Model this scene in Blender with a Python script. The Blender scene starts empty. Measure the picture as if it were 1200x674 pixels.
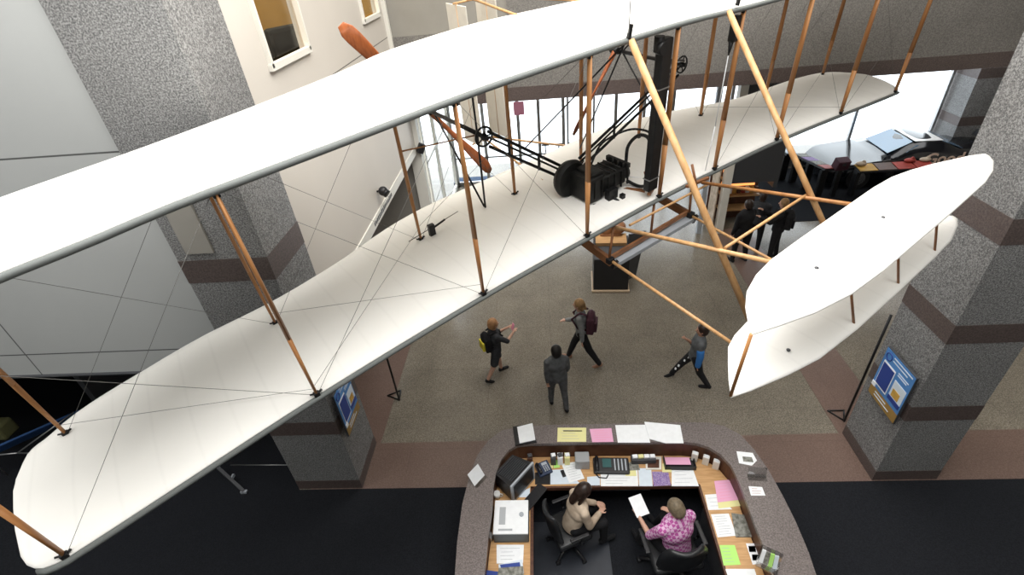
import bpy, bmesh, math, random
from mathutils import Vector, Matrix, Euler, Quaternion
random.seed(7)
C = bpy.context.scene.collection
SC = bpy.context.scene
PI = math.pi

# ------------------------------------------------------------------ camera numbers
F_PX, PITCH, ROLL, YAW, CAM_H = 589.4366, 0.6035382, 0.093919, -0.0878855, 7.0
_f = Vector((math.sin(YAW)*math.cos(PITCH), math.cos(YAW)*math.cos(PITCH), -math.sin(PITCH)))
_r = Vector((math.cos(YAW), -math.sin(YAW), 0)); _d = _f.cross(_r)
RIGHT = math.cos(ROLL)*_r + math.sin(ROLL)*_d
DOWN = -math.sin(ROLL)*_r + math.cos(ROLL)*_d
FWD = _f
CAM = Vector((0, 0, CAM_H))
def ray(u, v): return RIGHT*((u-600)/F_PX) + DOWN*((v-337)/F_PX) + FWD
def wz(u, v, z=0.0):            # where a measured sight line meets the level z
    d = ray(u, v); return CAM + d*((z-CAM_H)/d.z)
def wy(u, v, y): d = ray(u, v); return CAM + d*(y/d.y)
def wx(u, v, x): d = ray(u, v); return CAM + d*(x/d.x)

# ------------------------------------------------------------------ materials
def lin(c): return tuple(((x/255)/12.92 if x/255 <= .04045 else ((x/255+.055)/1.055)**2.4) for x in c)
def mat(name, col, rough=.6, metal=0., spec=.4, noise=0., nscale=8., bump=0., col2=None, stretch=None, emit=0., sheen=0.):
    m = bpy.data.materials.new(name); m.use_nodes = True
    nt = m.node_tree; b = nt.nodes['Principled BSDF']
    b.inputs['Base Color'].default_value = (*col, 1); b.inputs['Roughness'].default_value = rough
    b.inputs['Metallic'].default_value = metal; b.inputs['Specular IOR Level'].default_value = spec
    if emit: b.inputs['Emission Color'].default_value = (*col, 1); b.inputs['Emission Strength'].default_value = emit
    tc = nt.nodes.new('ShaderNodeTexCoord'); mp = nt.nodes.new('ShaderNodeMapping')
    nt.links.new(tc.outputs['Object'], mp.inputs[0])
    if stretch: mp.inputs['Scale'].default_value = stretch
    n = nt.nodes.new('ShaderNodeTexNoise'); n.inputs['Scale'].default_value = nscale; n.inputs['Detail'].default_value = 4
    nt.links.new(mp.outputs[0], n.inputs['Vector'])
    mx = nt.nodes.new('ShaderNodeMix'); mx.data_type = 'RGBA'
    c2 = col2 if col2 else tuple(max(0, x*(1-noise)) for x in col)
    mx.inputs[6].default_value = (*col, 1); mx.inputs[7].default_value = (*c2, 1)
    cr = nt.nodes.new('ShaderNodeMapRange'); cr.inputs[1].default_value = .35; cr.inputs[2].default_value = .65
    nt.links.new(n.outputs[0], cr.inputs[0]); nt.links.new(cr.outputs[0], mx.inputs[0])
    nt.links.new(mx.outputs[2], b.inputs['Base Color'])
    if bump:
        bp = nt.nodes.new('ShaderNodeBump'); bp.inputs['Strength'].default_value = bump; bp.inputs['Distance'].default_value = .01
        nt.links.new(n.outputs[0], bp.inputs['Height']); nt.links.new(bp.outputs[0], b.inputs['Normal'])
    return m
def granite(name, base, dark, light, scale=45, rough=.5, patch=.12, joints=None):
    m = bpy.data.materials.new(name); m.use_nodes = True
    nt = m.node_tree; b = nt.nodes['Principled BSDF']; N = nt.nodes.new; L = nt.links.new
    tc = N('ShaderNodeTexCoord')
    n = N('ShaderNodeTexNoise'); n.inputs['Scale'].default_value = scale; n.inputs['Detail'].default_value = 3; n.inputs['Roughness'].default_value = .7
    L(tc.outputs['Object'], n.inputs['Vector'])
    cr = N('ShaderNodeValToRGB'); e = cr.color_ramp.elements
    e[0].position = .38; e[0].color = (*dark, 1); e[1].position = .5; e[1].color = (*base, 1)
    x = e.new(.62); x.color = (*light, 1)
    L(n.outputs[0], cr.inputs[0])
    n2 = N('ShaderNodeTexNoise'); n2.inputs['Scale'].default_value = 1.3; n2.inputs['Detail'].default_value = 3
    L(tc.outputs['Object'], n2.inputs['Vector'])
    mr = N('ShaderNodeMapRange'); mr.inputs[1].default_value = .3; mr.inputs[2].default_value = .7
    mr.inputs[3].default_value = 1-patch; mr.inputs[4].default_value = 1+patch
    L(n2.outputs[0], mr.inputs[0])
    vm = N('ShaderNodeVectorMath'); vm.operation = 'SCALE'
    L(cr.outputs[0], vm.inputs[0]); L(mr.outputs[0], vm.inputs['Scale'])
    out = vm.outputs[0]
    if joints:
        br = N('ShaderNodeTexBrick'); br.offset = 0; br.inputs['Scale'].default_value = 1
        br.inputs['Brick Width'].default_value = joints[0]; br.inputs['Row Height'].default_value = joints[1]
        br.inputs['Mortar Size'].default_value = joints[2]
        br.inputs['Color1'].default_value = (1, 1, 1, 1); br.inputs['Color2'].default_value = (.97, .97, .97, 1); br.inputs['Mortar'].default_value = (.72, .72, .72, 1)
        L(tc.outputs['Object'], br.inputs['Vector'])
        v2 = N('ShaderNodeVectorMath'); v2.operation = 'MULTIPLY'; L(out, v2.inputs[0]); L(br.outputs[0], v2.inputs[1]); out = v2.outputs[0]
    L(out, b.inputs['Base Color']); b.inputs['Roughness'].default_value = rough
    b.inputs['Specular IOR Level'].default_value = .5
    return m
def fabric_wing(name, col):
    m = bpy.data.materials.new(name); m.use_nodes = True
    nt = m.node_tree; b = nt.nodes['Principled BSDF']; N = nt.nodes.new; L = nt.links.new
    tc = N('ShaderNodeTexCoord'); sx = N('ShaderNodeSeparateXYZ'); L(tc.outputs['Object'], sx.inputs[0])
    d = N('ShaderNodeMath'); d.operation = 'PINGPONG'; d.inputs[1].default_value = .15; L(sx.outputs[0], d.inputs[0])
    mr = N('ShaderNodeMapRange'); mr.inputs[1].default_value = .0; mr.inputs[2].default_value = .02; mr.inputs[3].default_value = .965; mr.inputs[4].default_value = 1.
    L(d.outputs[0], mr.inputs[0])
    n = N('ShaderNodeTexNoise'); n.inputs['Scale'].default_value = 1.6; n.inputs['Detail'].default_value = 5
    L(tc.outputs['Object'], n.inputs['Vector'])
    m2 = N('ShaderNodeMapRange'); m2.inputs[1].default_value = .3; m2.inputs[2].default_value = .7; m2.inputs[3].default_value = .96; m2.inputs[4].default_value = 1.0
    L(n.outputs[0], m2.inputs[0])
    mu = N('ShaderNodeMath'); mu.operation = 'MULTIPLY'; L(mr.outputs[0], mu.inputs[0]); L(m2.outputs[0], mu.inputs[1])
    vm = N('ShaderNodeVectorMath'); vm.operation = 'SCALE'; vm.inputs[0].default_value = col; L(mu.outputs[0], vm.inputs['Scale'])
    L(vm.outputs[0], b.inputs['Base Color']); b.inputs['Roughness'].default_value = .75; b.inputs['Specular IOR Level'].default_value = .2
    return m
def panel_wall(name, col, seams, width=.012):
    """painted panels with thin dark seams; seams = [(axis, value), ...] in metres"""
    m = bpy.data.materials.new(name); m.use_nodes = True
    nt = m.node_tree; b = nt.nodes['Principled BSDF']; N = nt.nodes.new; L = nt.links.new
    tc = N('ShaderNodeTexCoord'); sx = N('ShaderNodeSeparateXYZ'); L(tc.outputs['Object'], sx.inputs[0])
    cur = None
    for ax, v in seams:
        s = N('ShaderNodeMath'); s.operation = 'COMPARE'; s.inputs[1].default_value = v; s.inputs[2].default_value = width
        L(sx.outputs[ax], s.inputs[0])
        if cur is None: cur = s.outputs[0]
        else:
            a = N('ShaderNodeMath'); a.operation = 'MAXIMUM'; L(cur, a.inputs[0]); L(s.outputs[0], a.inputs[1]); cur = a.outputs[0]
    n = N('ShaderNodeTexNoise'); n.inputs['Scale'].default_value = .8; L(tc.outputs['Object'], n.inputs['Vector'])
    m1 = N('ShaderNodeMix'); m1.data_type = 'RGBA'; L(n.outputs[0], m1.inputs[0])
    m1.inputs[6].default_value = (*[c*.93 for c in col], 1); m1.inputs[7].default_value = (*[c*1.06 for c in col], 1)
    m2 = N('ShaderNodeMix'); m2.data_type = 'RGBA'; m2.inputs[7].default_value = (*[c*.2 for c in col], 1)
    L(m1.outputs[2], m2.inputs[6])
    if cur is not None: L(cur, m2.inputs[0])
    else: m2.inputs[0].default_value = 0
    L(m2.outputs[2], b.inputs['Base Color']); b.inputs['Roughness'].default_value = .6
    return m
def glass(name, tint=(1, 1, 1), alpha=.12):
    m = bpy.data.materials.new(name); m.use_nodes = True
    nt = m.node_tree; N = nt.nodes.new; L = nt.links.new
    for n in list(nt.nodes): nt.nodes.remove(n)
    o = N('ShaderNodeOutputMaterial'); mx = N('ShaderNodeMixShader'); t = N('ShaderNodeBsdfTransparent'); g = N('ShaderNodeBsdfGlossy')
    t.inputs[0].default_value = (*tint, 1); g.inputs['Roughness'].default_value = .05; mx.inputs[0].default_value = alpha
    L(t.outputs[0], mx.inputs[1]); L(g.outputs[0], mx.inputs[2]); L(mx.outputs[0], o.inputs[0])
    return m
def plaid(name, a, bcol, scale=30):
    m = bpy.data.materials.new(name); m.use_nodes = True
    nt = m.node_tree; b = nt.nodes['Principled BSDF']; N = nt.nodes.new; L = nt.links.new
    tc = N('ShaderNodeTexCoord'); v = N('ShaderNodeTexChecker'); v.inputs['Scale'].default_value = scale
    v.inputs[1].default_value = (*a, 1); v.inputs[2].default_value = (*bcol, 1)
    L(tc.outputs['Object'], v.inputs['Vector']); L(v.outputs[0], b.inputs['Base Color']); b.inputs['Roughness'].default_value = .9
    return m

M = {}
M['granite'] = granite('grey_granite', (.190, .188, .186), (.075, .075, .078), (.34, .34, .335), 66, .55, .08)
M['granite_beam'] = granite('beam_granite', (.185, .175, .162), (.13, .122, .113), (.24, .228, .21), 40, .6, .08)
M['granite_pink'] = granite('pinkish_granite', (.26, .235, .22), (.14, .12, .11), (.40, .36, .33), 26, .5, .06)
M['floor'] = granite('floor_granite', (.190, .167, .132), (.125, .11, .088), (.275, .245, .20), 60, .20, .12, (1.22, 1.22, .004))
M['brown'] = granite('brown_floor_stone', (.160, .106, .086), (.125, .082, .066), (.20, .138, .114), 50, .35, .06, (1.22, .9, .003))
M['brownwall'] = granite('brown_wall_stone', (.095, .072, .066), (.07, .052, .048), (.125, .096, .088), 50, .45, .06)
M['counter'] = granite('counter_stone', (.155, .130, .124), (.105, .088, .084), (.22, .19, .18), 60, .35, .06)
M['carpet'] = mat('charcoal_carpet', (.017, .0185, .0225), .95, noise=.35, nscale=60, spec=.1)
M['panel'] = panel_wall('grey_painted_panels', (.43, .44, .435), [(2, 5.57), (2, 2.98), (0, -6.95)], .009)
M['cream'] = panel_wall('cream_plaster', (.60, .56, .505), [(2, 5.52)], .008)
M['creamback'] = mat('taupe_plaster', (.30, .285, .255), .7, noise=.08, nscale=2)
M['white_trim'] = mat('white_trim', (.74, .72, .66), .5)
M['fabric'] = fabric_wing('muslin_fabric', (.90, .885, .845))
M['fabric2'] = fabric_wing('elevator_fabric', (.84, .83, .80))
M['rudderfab'] = mat('rudder_fabric', (.70, .66, .58), .8, noise=.06)
M['spruce'] = mat('spruce_wood', (.44, .205, .072), .45, noise=.35, nscale=3, stretch=(6, 6, .7), col2=(.30, .125, .04))
M['spruce_light'] = mat('light_spruce', (.58, .345, .16), .45, noise=.3, nscale=3, stretch=(6, 6, .7), col2=(.46, .245, .10))
M['propwood'] = mat('varnished_propeller_wood', (.40, .115, .035), .32, noise=.4, nscale=4, stretch=(8, 8, 1), col2=(.26, .07, .02))
M['skidwood'] = mat('skid_wood', (.34, .15, .065), .45, noise=.4, nscale=4, col2=(.22, .09, .035))
M['blackmetal'] = mat('black_painted_metal', (.012, .012, .013), .45, metal=.2, noise=.4, nscale=12)
M['enginemetal'] = mat('engine_black_iron', (.022, .022, .021), .5, metal=.4, noise=.6, nscale=10, bump=.3)
M['steel'] = mat('steel', (.42, .42, .42), .35, metal=.9)
M['wire'] = mat('bracing_wire', (.16, .155, .145), .5, metal=.6)
M['alu'] = mat('grey_rail', (.40, .43, .47), .45, metal=.2)
M['blackplastic'] = mat('black_plastic', (.014, .014, .016), .4)
M['darkgrey'] = mat('dark_grey_plastic', (.05, .052, .058), .5)
M['leather'] = mat('black_leather', (.016, .017, .019), .35, noise=.2, nscale=30)
M['oak'] = mat('oak_worktop', (.60, .36, .165), .45, noise=.3, nscale=5, stretch=(1, 8, 1), col2=(.48, .27, .115))
M['paper'] = mat('white_paper', (.86, .88, .90), .8, noise=.05, nscale=14)
M['paperblue'] = mat('bluish_paper', (.68, .76, .84), .8, noise=.06, nscale=14)
M['yellow'] = mat('yellow_paper', (.78, .74, .36), .8)
M['pink'] = mat('pink_paper', (.78, .40, .58), .8)
M['green'] = mat('green_paper', (.45, .80, .20), .8)
M['purple'] = mat('purple_print', (.18, .10, .32), .8, noise=.5, nscale=60, col2=(.40, .32, .5))
M['greyprint'] = mat('grey_print', (.30, .30, .27), .7, noise=.5, nscale=25, col2=(.12, .12, .10))
M['ink'] = mat('dark_ink', (.03, .03, .035), .8)
M['bluesign'] = mat('blue_print', (.09, .27, .62), .5, noise=.2, nscale=5)
M['navy'] = mat('navy_print', (.025, .055, .27), .5)
M['gold'] = mat('gold_panel', (.36, .215, .055), .5, noise=.2)
M['skin'] = mat('skin', (.50, .27, .18), .55, noise=.08)
M['skinpale'] = mat('pale_skin', (.56, .33, .24), .55, noise=.08)
M['blond'] = mat('blond_hair', (.34, .20, .085), .6, noise=.4, nscale=30, stretch=(1, 1, .3))
M['ginger'] = mat('strawberry_blond_hair', (.40, .205, .09), .6, noise=.3, nscale=30)
M['blackhair'] = mat('black_hair', (.014, .011, .010), .5, noise=.4, nscale=30)
M['tanshoe'] = mat('tan_shoe', (.30, .16, .10), .6)
M['brownhair'] = mat('dark_brown_hair', (.030, .016, .011), .4, noise=.5, nscale=30)
M['greyhair'] = mat('grey_brown_hair', (.20, .155, .10), .6, noise=.4, nscale=30)
M['eye'] = mat('eye_dark', (.02, .015, .012), .3)
M['lip'] = mat('lips', (.38, .13, .11), .5)
M['cloth_dark'] = mat('charcoal_cloth', (.035, .037, .042), .9, noise=.3, nscale=20)
M['cloth_grey'] = mat('grey_cloth', (.105, .11, .115), .9, noise=.35, nscale=14)
M['cloth_lightgrey'] = mat('light_grey_knit', (.24, .25, .255), .9, noise=.25, nscale=20)
M['cloth_black'] = mat('black_cloth', (.009, .009, .011), .9, noise=.3, nscale=20)
M['cloth_tan'] = mat('tan_cardigan', (.58, .47, .36), .9, nscale=9, col2=(.40, .31, .23))
M['cloth_blue'] = mat('blue_sleeve_cloth', (.03, .15, .42), .9)
M['cloth_plaid'] = plaid('magenta_plaid', (.42, .08, .30), (.66, .42, .60), 26)
M['packyellow'] = mat('yellow_nylon', (.72, .62, .05), .6)
M['packmaroon'] = mat('maroon_nylon', (.06, .018, .03), .7)
M['carblack'] = mat('black_car_paint', (.008, .009, .012), .12, spec=.8)
M['carglass'] = mat('blue_tinted_windscreen', (.10, .20, .32), .08, spec=.9)
M['rubber'] = mat('tyre_rubber', (.012, .012, .012), .85)
M['chrome'] = mat('bright_wheel', (.55, .55, .55), .25, metal=.9)
M['orange'] = mat('warm_lit_shelf', (1., .42, .12), .6, emit=1.4)
M['redprint'] = mat('red_print', (.40, .05, .035), .6, noise=.3)
M['yellowprint'] = mat('ochre_print', (.62, .36, .07), .6, noise=.3)
M['woodpanel'] = mat('dark_mahogany', (.11, .045, .025), .45, noise=.4, nscale=6, stretch=(1, 6, 1))
M['glasspane'] = glass('window_pane', (.95, .98, 1.), .06)
M['acrylic'] = glass('clear_acrylic', (.8, .8, .8), .25)
M['snow'] = mat('bright_paving_outside', (.85, .86, .88), .9)
M['mat_blue'] = mat('chair_mat', (.030, .034, .044), .4, noise=.15)
M['amber'] = mat('amber_room_wall', (.52, .35, .12), .7, noise=.3, nscale=1)
M['signpink'] = mat('pink_notice', (.80, .30, .42), .7)
M['whiteenamel'] = mat('white_enamel', (.78, .78, .76), .3)

# ------------------------------------------------------------------ mesh helpers
class MB:
    def __init__(s): s.bm = bmesh.new(); s.mats = []
    def mi(s, m):
        if m is None: return 0
        if m not in s.mats: s.mats.append(m)
        return s.mats.index(m)
    def _done(s, faces, m):
        i = s.mi(m)
        for f in faces: f.material_index = i
        return s
    def box(s, c, size, rot=None, m=None, bevel=0):
        r = bmesh.ops.create_cube(s.bm, size=1); vs = r['verts']
        bmesh.ops.scale(s.bm, vec=size, verts=vs)
        fs = list({f for v in vs for f in v.link_faces})
        if bevel:
            es = list({e for v in vs for e in v.link_edges})
            g = bmesh.ops.bevel(s.bm, geom=es, offset=bevel, segments=2, affect='EDGES', profile=.5)
            vs = list({v for f in g['faces'] for v in f.verts} | {v for v in vs if v.is_valid})
            fs = list({f for v in vs for f in v.link_faces})
        Mx = Matrix.Translation(c)
        if rot is not None: Mx = Mx @ (rot.to_4x4() if isinstance(rot, Matrix) else Euler(rot).to_matrix().to_4x4())
        bmesh.ops.transform(s.bm, matrix=Mx, verts=vs)
        return s._done(fs, m)
    def span(s, x0, x1, y0, y1, z0, z1, m=None, bevel=0):
        return s.box(((x0+x1)/2, (y0+y1)/2, (z0+z1)/2), (abs(x1-x0), abs(y1-y0), abs(z1-z0)), None, m, bevel)
    def rod(s, a, b, r, r2=None, seg=10, m=None, flat=1., up=None):
        a = Vector(a); b = Vector(b); d = b-a; L = d.length
        if L < 1e-6: return s
        z = d/L; x = (Vector(up) if up else (Vector((0, 0, 1)) if abs(z.z) < .95 else Vector((0, 1, 0)))).cross(z)
        x.normalize(); y = z.cross(x); r2 = r if r2 is None else r2
        A = []; B = []
        for i in range(seg):
            t = 2*PI*i/seg; v = x*math.cos(t)*flat + y*math.sin(t)
            A.append(s.bm.verts.new(a+v*r)); B.append(s.bm.verts.new(b+v*r2))
        fs = [s.bm.faces.new((A[i], A[(i+1) % seg], B[(i+1) % seg], B[i])) for i in range(seg)]
        fs.append(s.bm.faces.new(A[::-1])); fs.append(s.bm.faces.new(B))
        for f in fs[:-2]: f.smooth = True
        return s._done(fs, m)
    def bar(s, a, b, w, h, m=None, up=(0, 0, 1)):
        a = Vector(a); b = Vector(b); z = (b-a).normalized(); x = Vector(up).cross(z)
        if x.length < 1e-3: x = Vector((1, 0, 0))
        x.normalize(); y = z.cross(x); R = Matrix((x, y, z)).transposed()
        return s.box((a+b)/2, (w, h, (b-a).length), R, m)
    def tube(s, pts, r, seg=8, m=None):
        pts = [Vector(p) for p in pts]
        for i in range(len(pts)-1): s.rod(pts[i], pts[i+1], r, seg=seg, m=m)
        for p in pts[1:-1]: s.ball(p, r*1.0, m=m, u=seg, v=5)
        return s
    def ball(s, c, r, sc=(1, 1, 1), rot=None, m=None, u=16, v=10):
        g = bmesh.ops.create_uvsphere(s.bm, u_segments=u, v_segments=v, radius=r); vs = g['verts']
        Mx = Matrix.Translation(c)
        if rot is not None: Mx = Mx @ (rot.to_4x4() if isinstance(rot, Matrix) else Euler(rot).to_matrix().to_4x4())
        Mx = Mx @ Matrix.Diagonal((*sc, 1))
        bmesh.ops.transform(s.bm, matrix=Mx, verts=vs)
        fs = list({f for v in vs for f in v.link_faces})
        for f in fs: f.smooth = True
        return s._done(fs, m)
    def capsule(s, a, b, r1, r2, m=None):
        s.rod(a, b, r1, r2, seg=14, m=m); s.ball(a, r1, m=m); s.ball(b, r2, m=m); return s
    def torus(s, c, R, r, axis=(0, 0, 1), seg=24, ms=8, m=None):
        z = Vector(axis).normalized(); x = z.orthogonal().normalized(); y = z.cross(x); c = Vector(c)
        rings = []
        for i in range(seg):
            t = 2*PI*i/seg; e = x*math.cos(t)+y*math.sin(t)
            rings.append([s.bm.verts.new(c+e*(R+r*math.cos(2*PI*j/ms))+z*r*math.sin(2*PI*j/ms)) for j in range(ms)])
        fs = [s.bm.faces.new((rings[i][j], rings[(i+1) % seg][j], rings[(i+1) % seg][(j+1) % ms], rings[i][(j+1) % ms])) for i in range(seg) for j in range(ms)]
        for f in fs: f.smooth = True
        return s._done(fs, m)
    def prism(s, poly, z0, z1, m=None, mside=None):
        A = [s.bm.verts.new((p[0], p[1], z0)) for p in poly]; B = [s.bm.verts.new((p[0], p[1], z1)) for p in poly]
        n = len(poly); top = s.bm.faces.new(B); bot = s.bm.faces.new(A[::-1])
        side = [s.bm.faces.new((A[i], A[(i+1) % n], B[(i+1) % n], B[i])) for i in range(n)]
        s._done([top, bot], m); s._done(side, mside if mside is not None else m); return s
    def quad(s, pts, m=None):
        return s._done([s.bm.faces.new([s.bm.verts.new(p) for p in pts])], m)
    def slab(s, pts, t, m=None):       # a thin sheet with thickness along its normal
        pts = [Vector(p) for p in pts]; n = (pts[1]-pts[0]).cross(pts[2]-pts[1]).normalized()
        A = [s.bm.verts.new(p) for p in pts]; B = [s.bm.verts.new(p+n*t) for p in pts]; k = len(pts)
        fs = [s.bm.faces.new(A[::-1]), s.bm.faces.new(B)] + [s.bm.faces.new((A[i], A[(i+1) % k], B[(i+1) % k], B[i])) for i in range(k)]
        return s._done(fs, m)
    def build(s, name, m=None, parent=None, loc=None, rot=None, smooth=False):
        bmesh.ops.recalc_face_normals(s.bm, faces=s.bm.faces)
        me = bpy.data.meshes.new(name); s.bm.to_mesh(me); s.bm.free()
        if m is not None: 
            me.materials.append(m)
            if not s.mats: pass
        for k in s.mats: me.materials.append(k)
        if m is not None and s.mats:
            for p in me.polygons: p.material_index = p.material_index+1 if False else p.material_index
        if smooth:
            for p in me.polygons: p.use_smooth = True
        o = bpy.data.objects.new(name, me); C.objects.link(o)
        if parent is not None: o.parent = parent
        if loc is not None: o.location = loc
        if rot is not None: o.rotation_euler = rot
        return o
def smooth(pts, n=6):
    P = [Vector(p) for p in pts]; P = [P[0]*2-P[1]]+P+[P[-1]*2-P[-2]]; out = []
    for i in range(1, len(P)-2):
        for k in range(n):
            t = k/n; out.append(.5*((2*P[i])+(P[i+1]-P[i-1])*t+(2*P[i-1]-5*P[i]+4*P[i+1]-P[i+2])*t*t+(3*P[i]-P[i-1]-3*P[i+1]+P[i+2])*t**3))
    return out+[P[-2]]
def tag(o, label=None, cat=None, group=None, kind=None):
    if label: o['label'] = label
    if cat: o['category'] = cat
    if group: o['group'] = group
    if kind: o['kind'] = kind
    return o
def empty(name, loc=(0, 0, 0), rz=0., label=None, cat=None, group=None):
    o = bpy.data.objects.new(name, None); C.objects.link(o); o.location = loc; o.rotation_euler = (0, 0, rz)
    o.empty_display_size = .1
    return tag(o, label, cat, group)
def struct(name, mb, m=None): return tag(mb.build(name, m), kind='structure')
def interp(tab, x):
    """smooth (monotone-ish) cubic interpolation in a table"""
    if x <= tab[0][0]: return tab[0][1]
    if x >= tab[-1][0]: return tab[-1][1]
    n = len(tab)
    for i in range(n-1):
        if tab[i][0] <= x <= tab[i+1][0]:
            x0, y0 = tab[i]; x1, y1 = tab[i+1]; h = x1-x0
            m = lambda k: 0 if k in (0, n-1) else (tab[k+1][1]-tab[k-1][1])/(tab[k+1][0]-tab[k-1][0])
            m0 = (y1-y0)/h if i == 0 else m(i); m1 = (y1-y0)/h if i+1 == n-1 else m(i+1)
            t = (x-x0)/h
            return (2*t**3-3*t*t+1)*y0+(t**3-2*t*t+t)*h*m0+(-2*t**3+3*t*t)*y1+(t**3-t*t)*h*m1

# ================================================================== THE BUILDING
PLx0, PLx1, PRx0, PRx1, PY0, PY1 = -4.14, -3.10, 4.66, 5.56, 4.68, 5.54
CEIL = 12.0
b = MB(); b.span(-12, 15, -5, 18.5, -.30, -.004); struct('floor', b, M['floor'])
b = MB(); b.span(-12, 15, -5, 4.66, -.004, .006); struct('floor_carpet', b, M['carpet'])
b = MB(); b.span(-12, PLx0-.0, 4.66, 8.2, -.003, .004); b.span(6.1, 14.5, 12.7, 16.4, -.003, .006); struct('floor_carpet_far', b, M['carpet'])
b = MB(); b.span(-3.95, 15, 4.66, 5.54, -.002, .003)
b.span(-3.95, -3.02, 5.54, 12.5, -.002, .003); b.span(4.60, 5.50, 5.54, 12.5, -.002, .003)
struct('trim_floor_stripes', b, M['brown'])
def pillar(name, x0, x1, y0, y1, z1=CEIL, z0=0, bands=((.0, .21), (1.31, 1.58), (2.67, 2.95), (4.02, 4.32))):
    b = MB(); lv = [z0]
    for a, c in bands:
        if a > lv[-1]: b.span(x0, x1, y0, y1, lv[-1], a, M['granite'])
        b.span(x0-.004, x1+.004, y0-.004, y1+.004, a, c, M['brownwall']); lv.append(c)
    b.span(x0, x1, y0, y1, lv[-1], z1, M['granite'])
    return struct(name, b)
pillar('wall_pillar_left', PLx0, PLx1, PY0, PY1)
pillar('wall_pillar_right', PRx0, PRx1, PY0, PY1)
pillar('wall_pillar_far', 12.55, 13.4, 15.75, 16.7, 4.02)
# grey panelled wall between pillars on the left, open below
b = MB(); b.span(-12, PLx0, 4.74, 5.10, 2.60, CEIL); struct('wall_left', b, M['panel'])
b = MB(); b.span(-12, PLx0, 4.70, 4.74, 2.60, 2.62); struct('trim_1', b, M['darkgrey'])
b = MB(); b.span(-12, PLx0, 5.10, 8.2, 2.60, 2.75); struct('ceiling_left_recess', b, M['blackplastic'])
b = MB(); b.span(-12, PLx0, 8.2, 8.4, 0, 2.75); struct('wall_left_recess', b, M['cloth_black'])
# cream side wall with two office windows, open below
W1, W2 = (6.17, 7.40), (10.08, 11.22)
b = MB(); X0, X1 = -3.24, -3.13
b.span(X0, X1, PY1, 12.12, 2.83, 5.98); b.span(X0, X1, PY1, W1[0], 5.98, CEIL); b.span(X0, X1, W1[1], W2[0], 5.98, CEIL)
b.span(X0, X1, W2[1], 12.12, 5.98, CEIL); b.span(X0, X1, W1[0], W1[1], 7.6, CEIL); b.span(X0, X1, W2[0], W2[1], 7.6, CEIL)
struct('wall_side', b, M['cream'])
for k, w in enumerate((W1, W2)):
    b = MB(); t = .045
    b.span(X1-.02, X1+.05, w[0]-.0, w[0]+t, 5.98, 7.6); b.span(X1-.02, X1+.05, w[1]-t, w[1], 5.98, 7.6)
    b.span(X1-.02, X1+.05, w[0]-.02, w[1]+.02, 5.95, 5.98+t); b.span(X1-.02, X1+.05, w[0], w[1], 7.53, 7.6)
    fr = struct('window_%d' % (k+1), b, M['white_trim'])
    b = MB(); b.span(X1-.05, X1-.04, w[0]+t, w[1]-t, 6.05, 7.53); p = b.build('window_pane', M['glasspane'], fr)
b = MB(); b.span(-7.5, -7.4, 5.8, 12.1, 5.1, 9, M['amber']); b.span(-7.4, X0, 5.8, 12.1, 5.08, 5.1, M['amber']); b.span(-7.4, X0, 12.0, 12.1, 5.1, 9, M['amber'])
b.span(-7.4, X0, 5.75, 5.8, 5.1, 9, M['amber']); b.span(-7.4, X0, 5.8, 12.1, 9, 9.05, M['white_trim'])
struct('wall_office', b)
b = MB(); b.span(X1, X1+.02, 6.0, 12.0, 2.83, 3.02); band = struct('trim_4', b, M['white_trim'])
# dark lettering ghosted on the fascia: a row of small strokes
b = MB()
for i in range(16):
    y = 8.1+i*.085
    b.span(X1+.02, X1+.024, y, y+.055, 2.88+random.random()*.01, 2.95+random.random()*.02)
b.build('sign_lettering', M['darkgrey'], band)
b = MB(); b.span(-3.30, -3.02, 12.12, 12.34, 0, 4.0); b.span(-3.14, -3.05, 11.54, 11.63, 4.02, CEIL); struct('trim_2', b, M['white_trim'])
b = MB(); b.span(-8, X1, 12.2, 12.3, 0, 2.83); struct('wall_shop_end', b, M['creamback'])
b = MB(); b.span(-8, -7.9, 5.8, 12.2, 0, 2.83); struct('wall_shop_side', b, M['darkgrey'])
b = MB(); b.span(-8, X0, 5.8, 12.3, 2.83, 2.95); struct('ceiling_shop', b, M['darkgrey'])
# far bridge wall over the entrance
BY = 11.62
b = MB(); b.span(-3.12, 14.8, BY, BY+.5, 4.32, 5.50, M['granite_beam']); b.span(-3.12, 14.8, BY-.004, BY+.5, 4.02, 4.32, M['brownwall'])
b.span(-.6, 14.8, BY, BY+.5, 5.50, CEIL, M['granite_beam']); b.span(-3.2, -.6, BY+.03, BY+.5, 5.50, CEIL, M['creamback'])
struct('wall_back', b)
b = MB(); b.span(-3.1, 14.8, BY+.5, 18.5, 4.02, 4.3); struct('ceiling_entrance', b, M['creamback'])
# room shell out of the frame
b = MB(); b.span(-12.2, 15, -5, 12.1, CEIL, CEIL+.2); struct('ceiling', b, M['white_trim'])
b = MB(); b.span(14.8, 15, -5, 18.5, 0, CEIL); struct('wall_right', b, M['cream'])
b = MB(); b.span(-12.2, 15, -5.2, -5, 0, CEIL); struct('wall_behind', b, M['panel'])
b = MB(); b.span(-12.2, -12, -5, 8.4, 0, CEIL); struct('wall_far_left', b, M['panel'])
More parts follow.
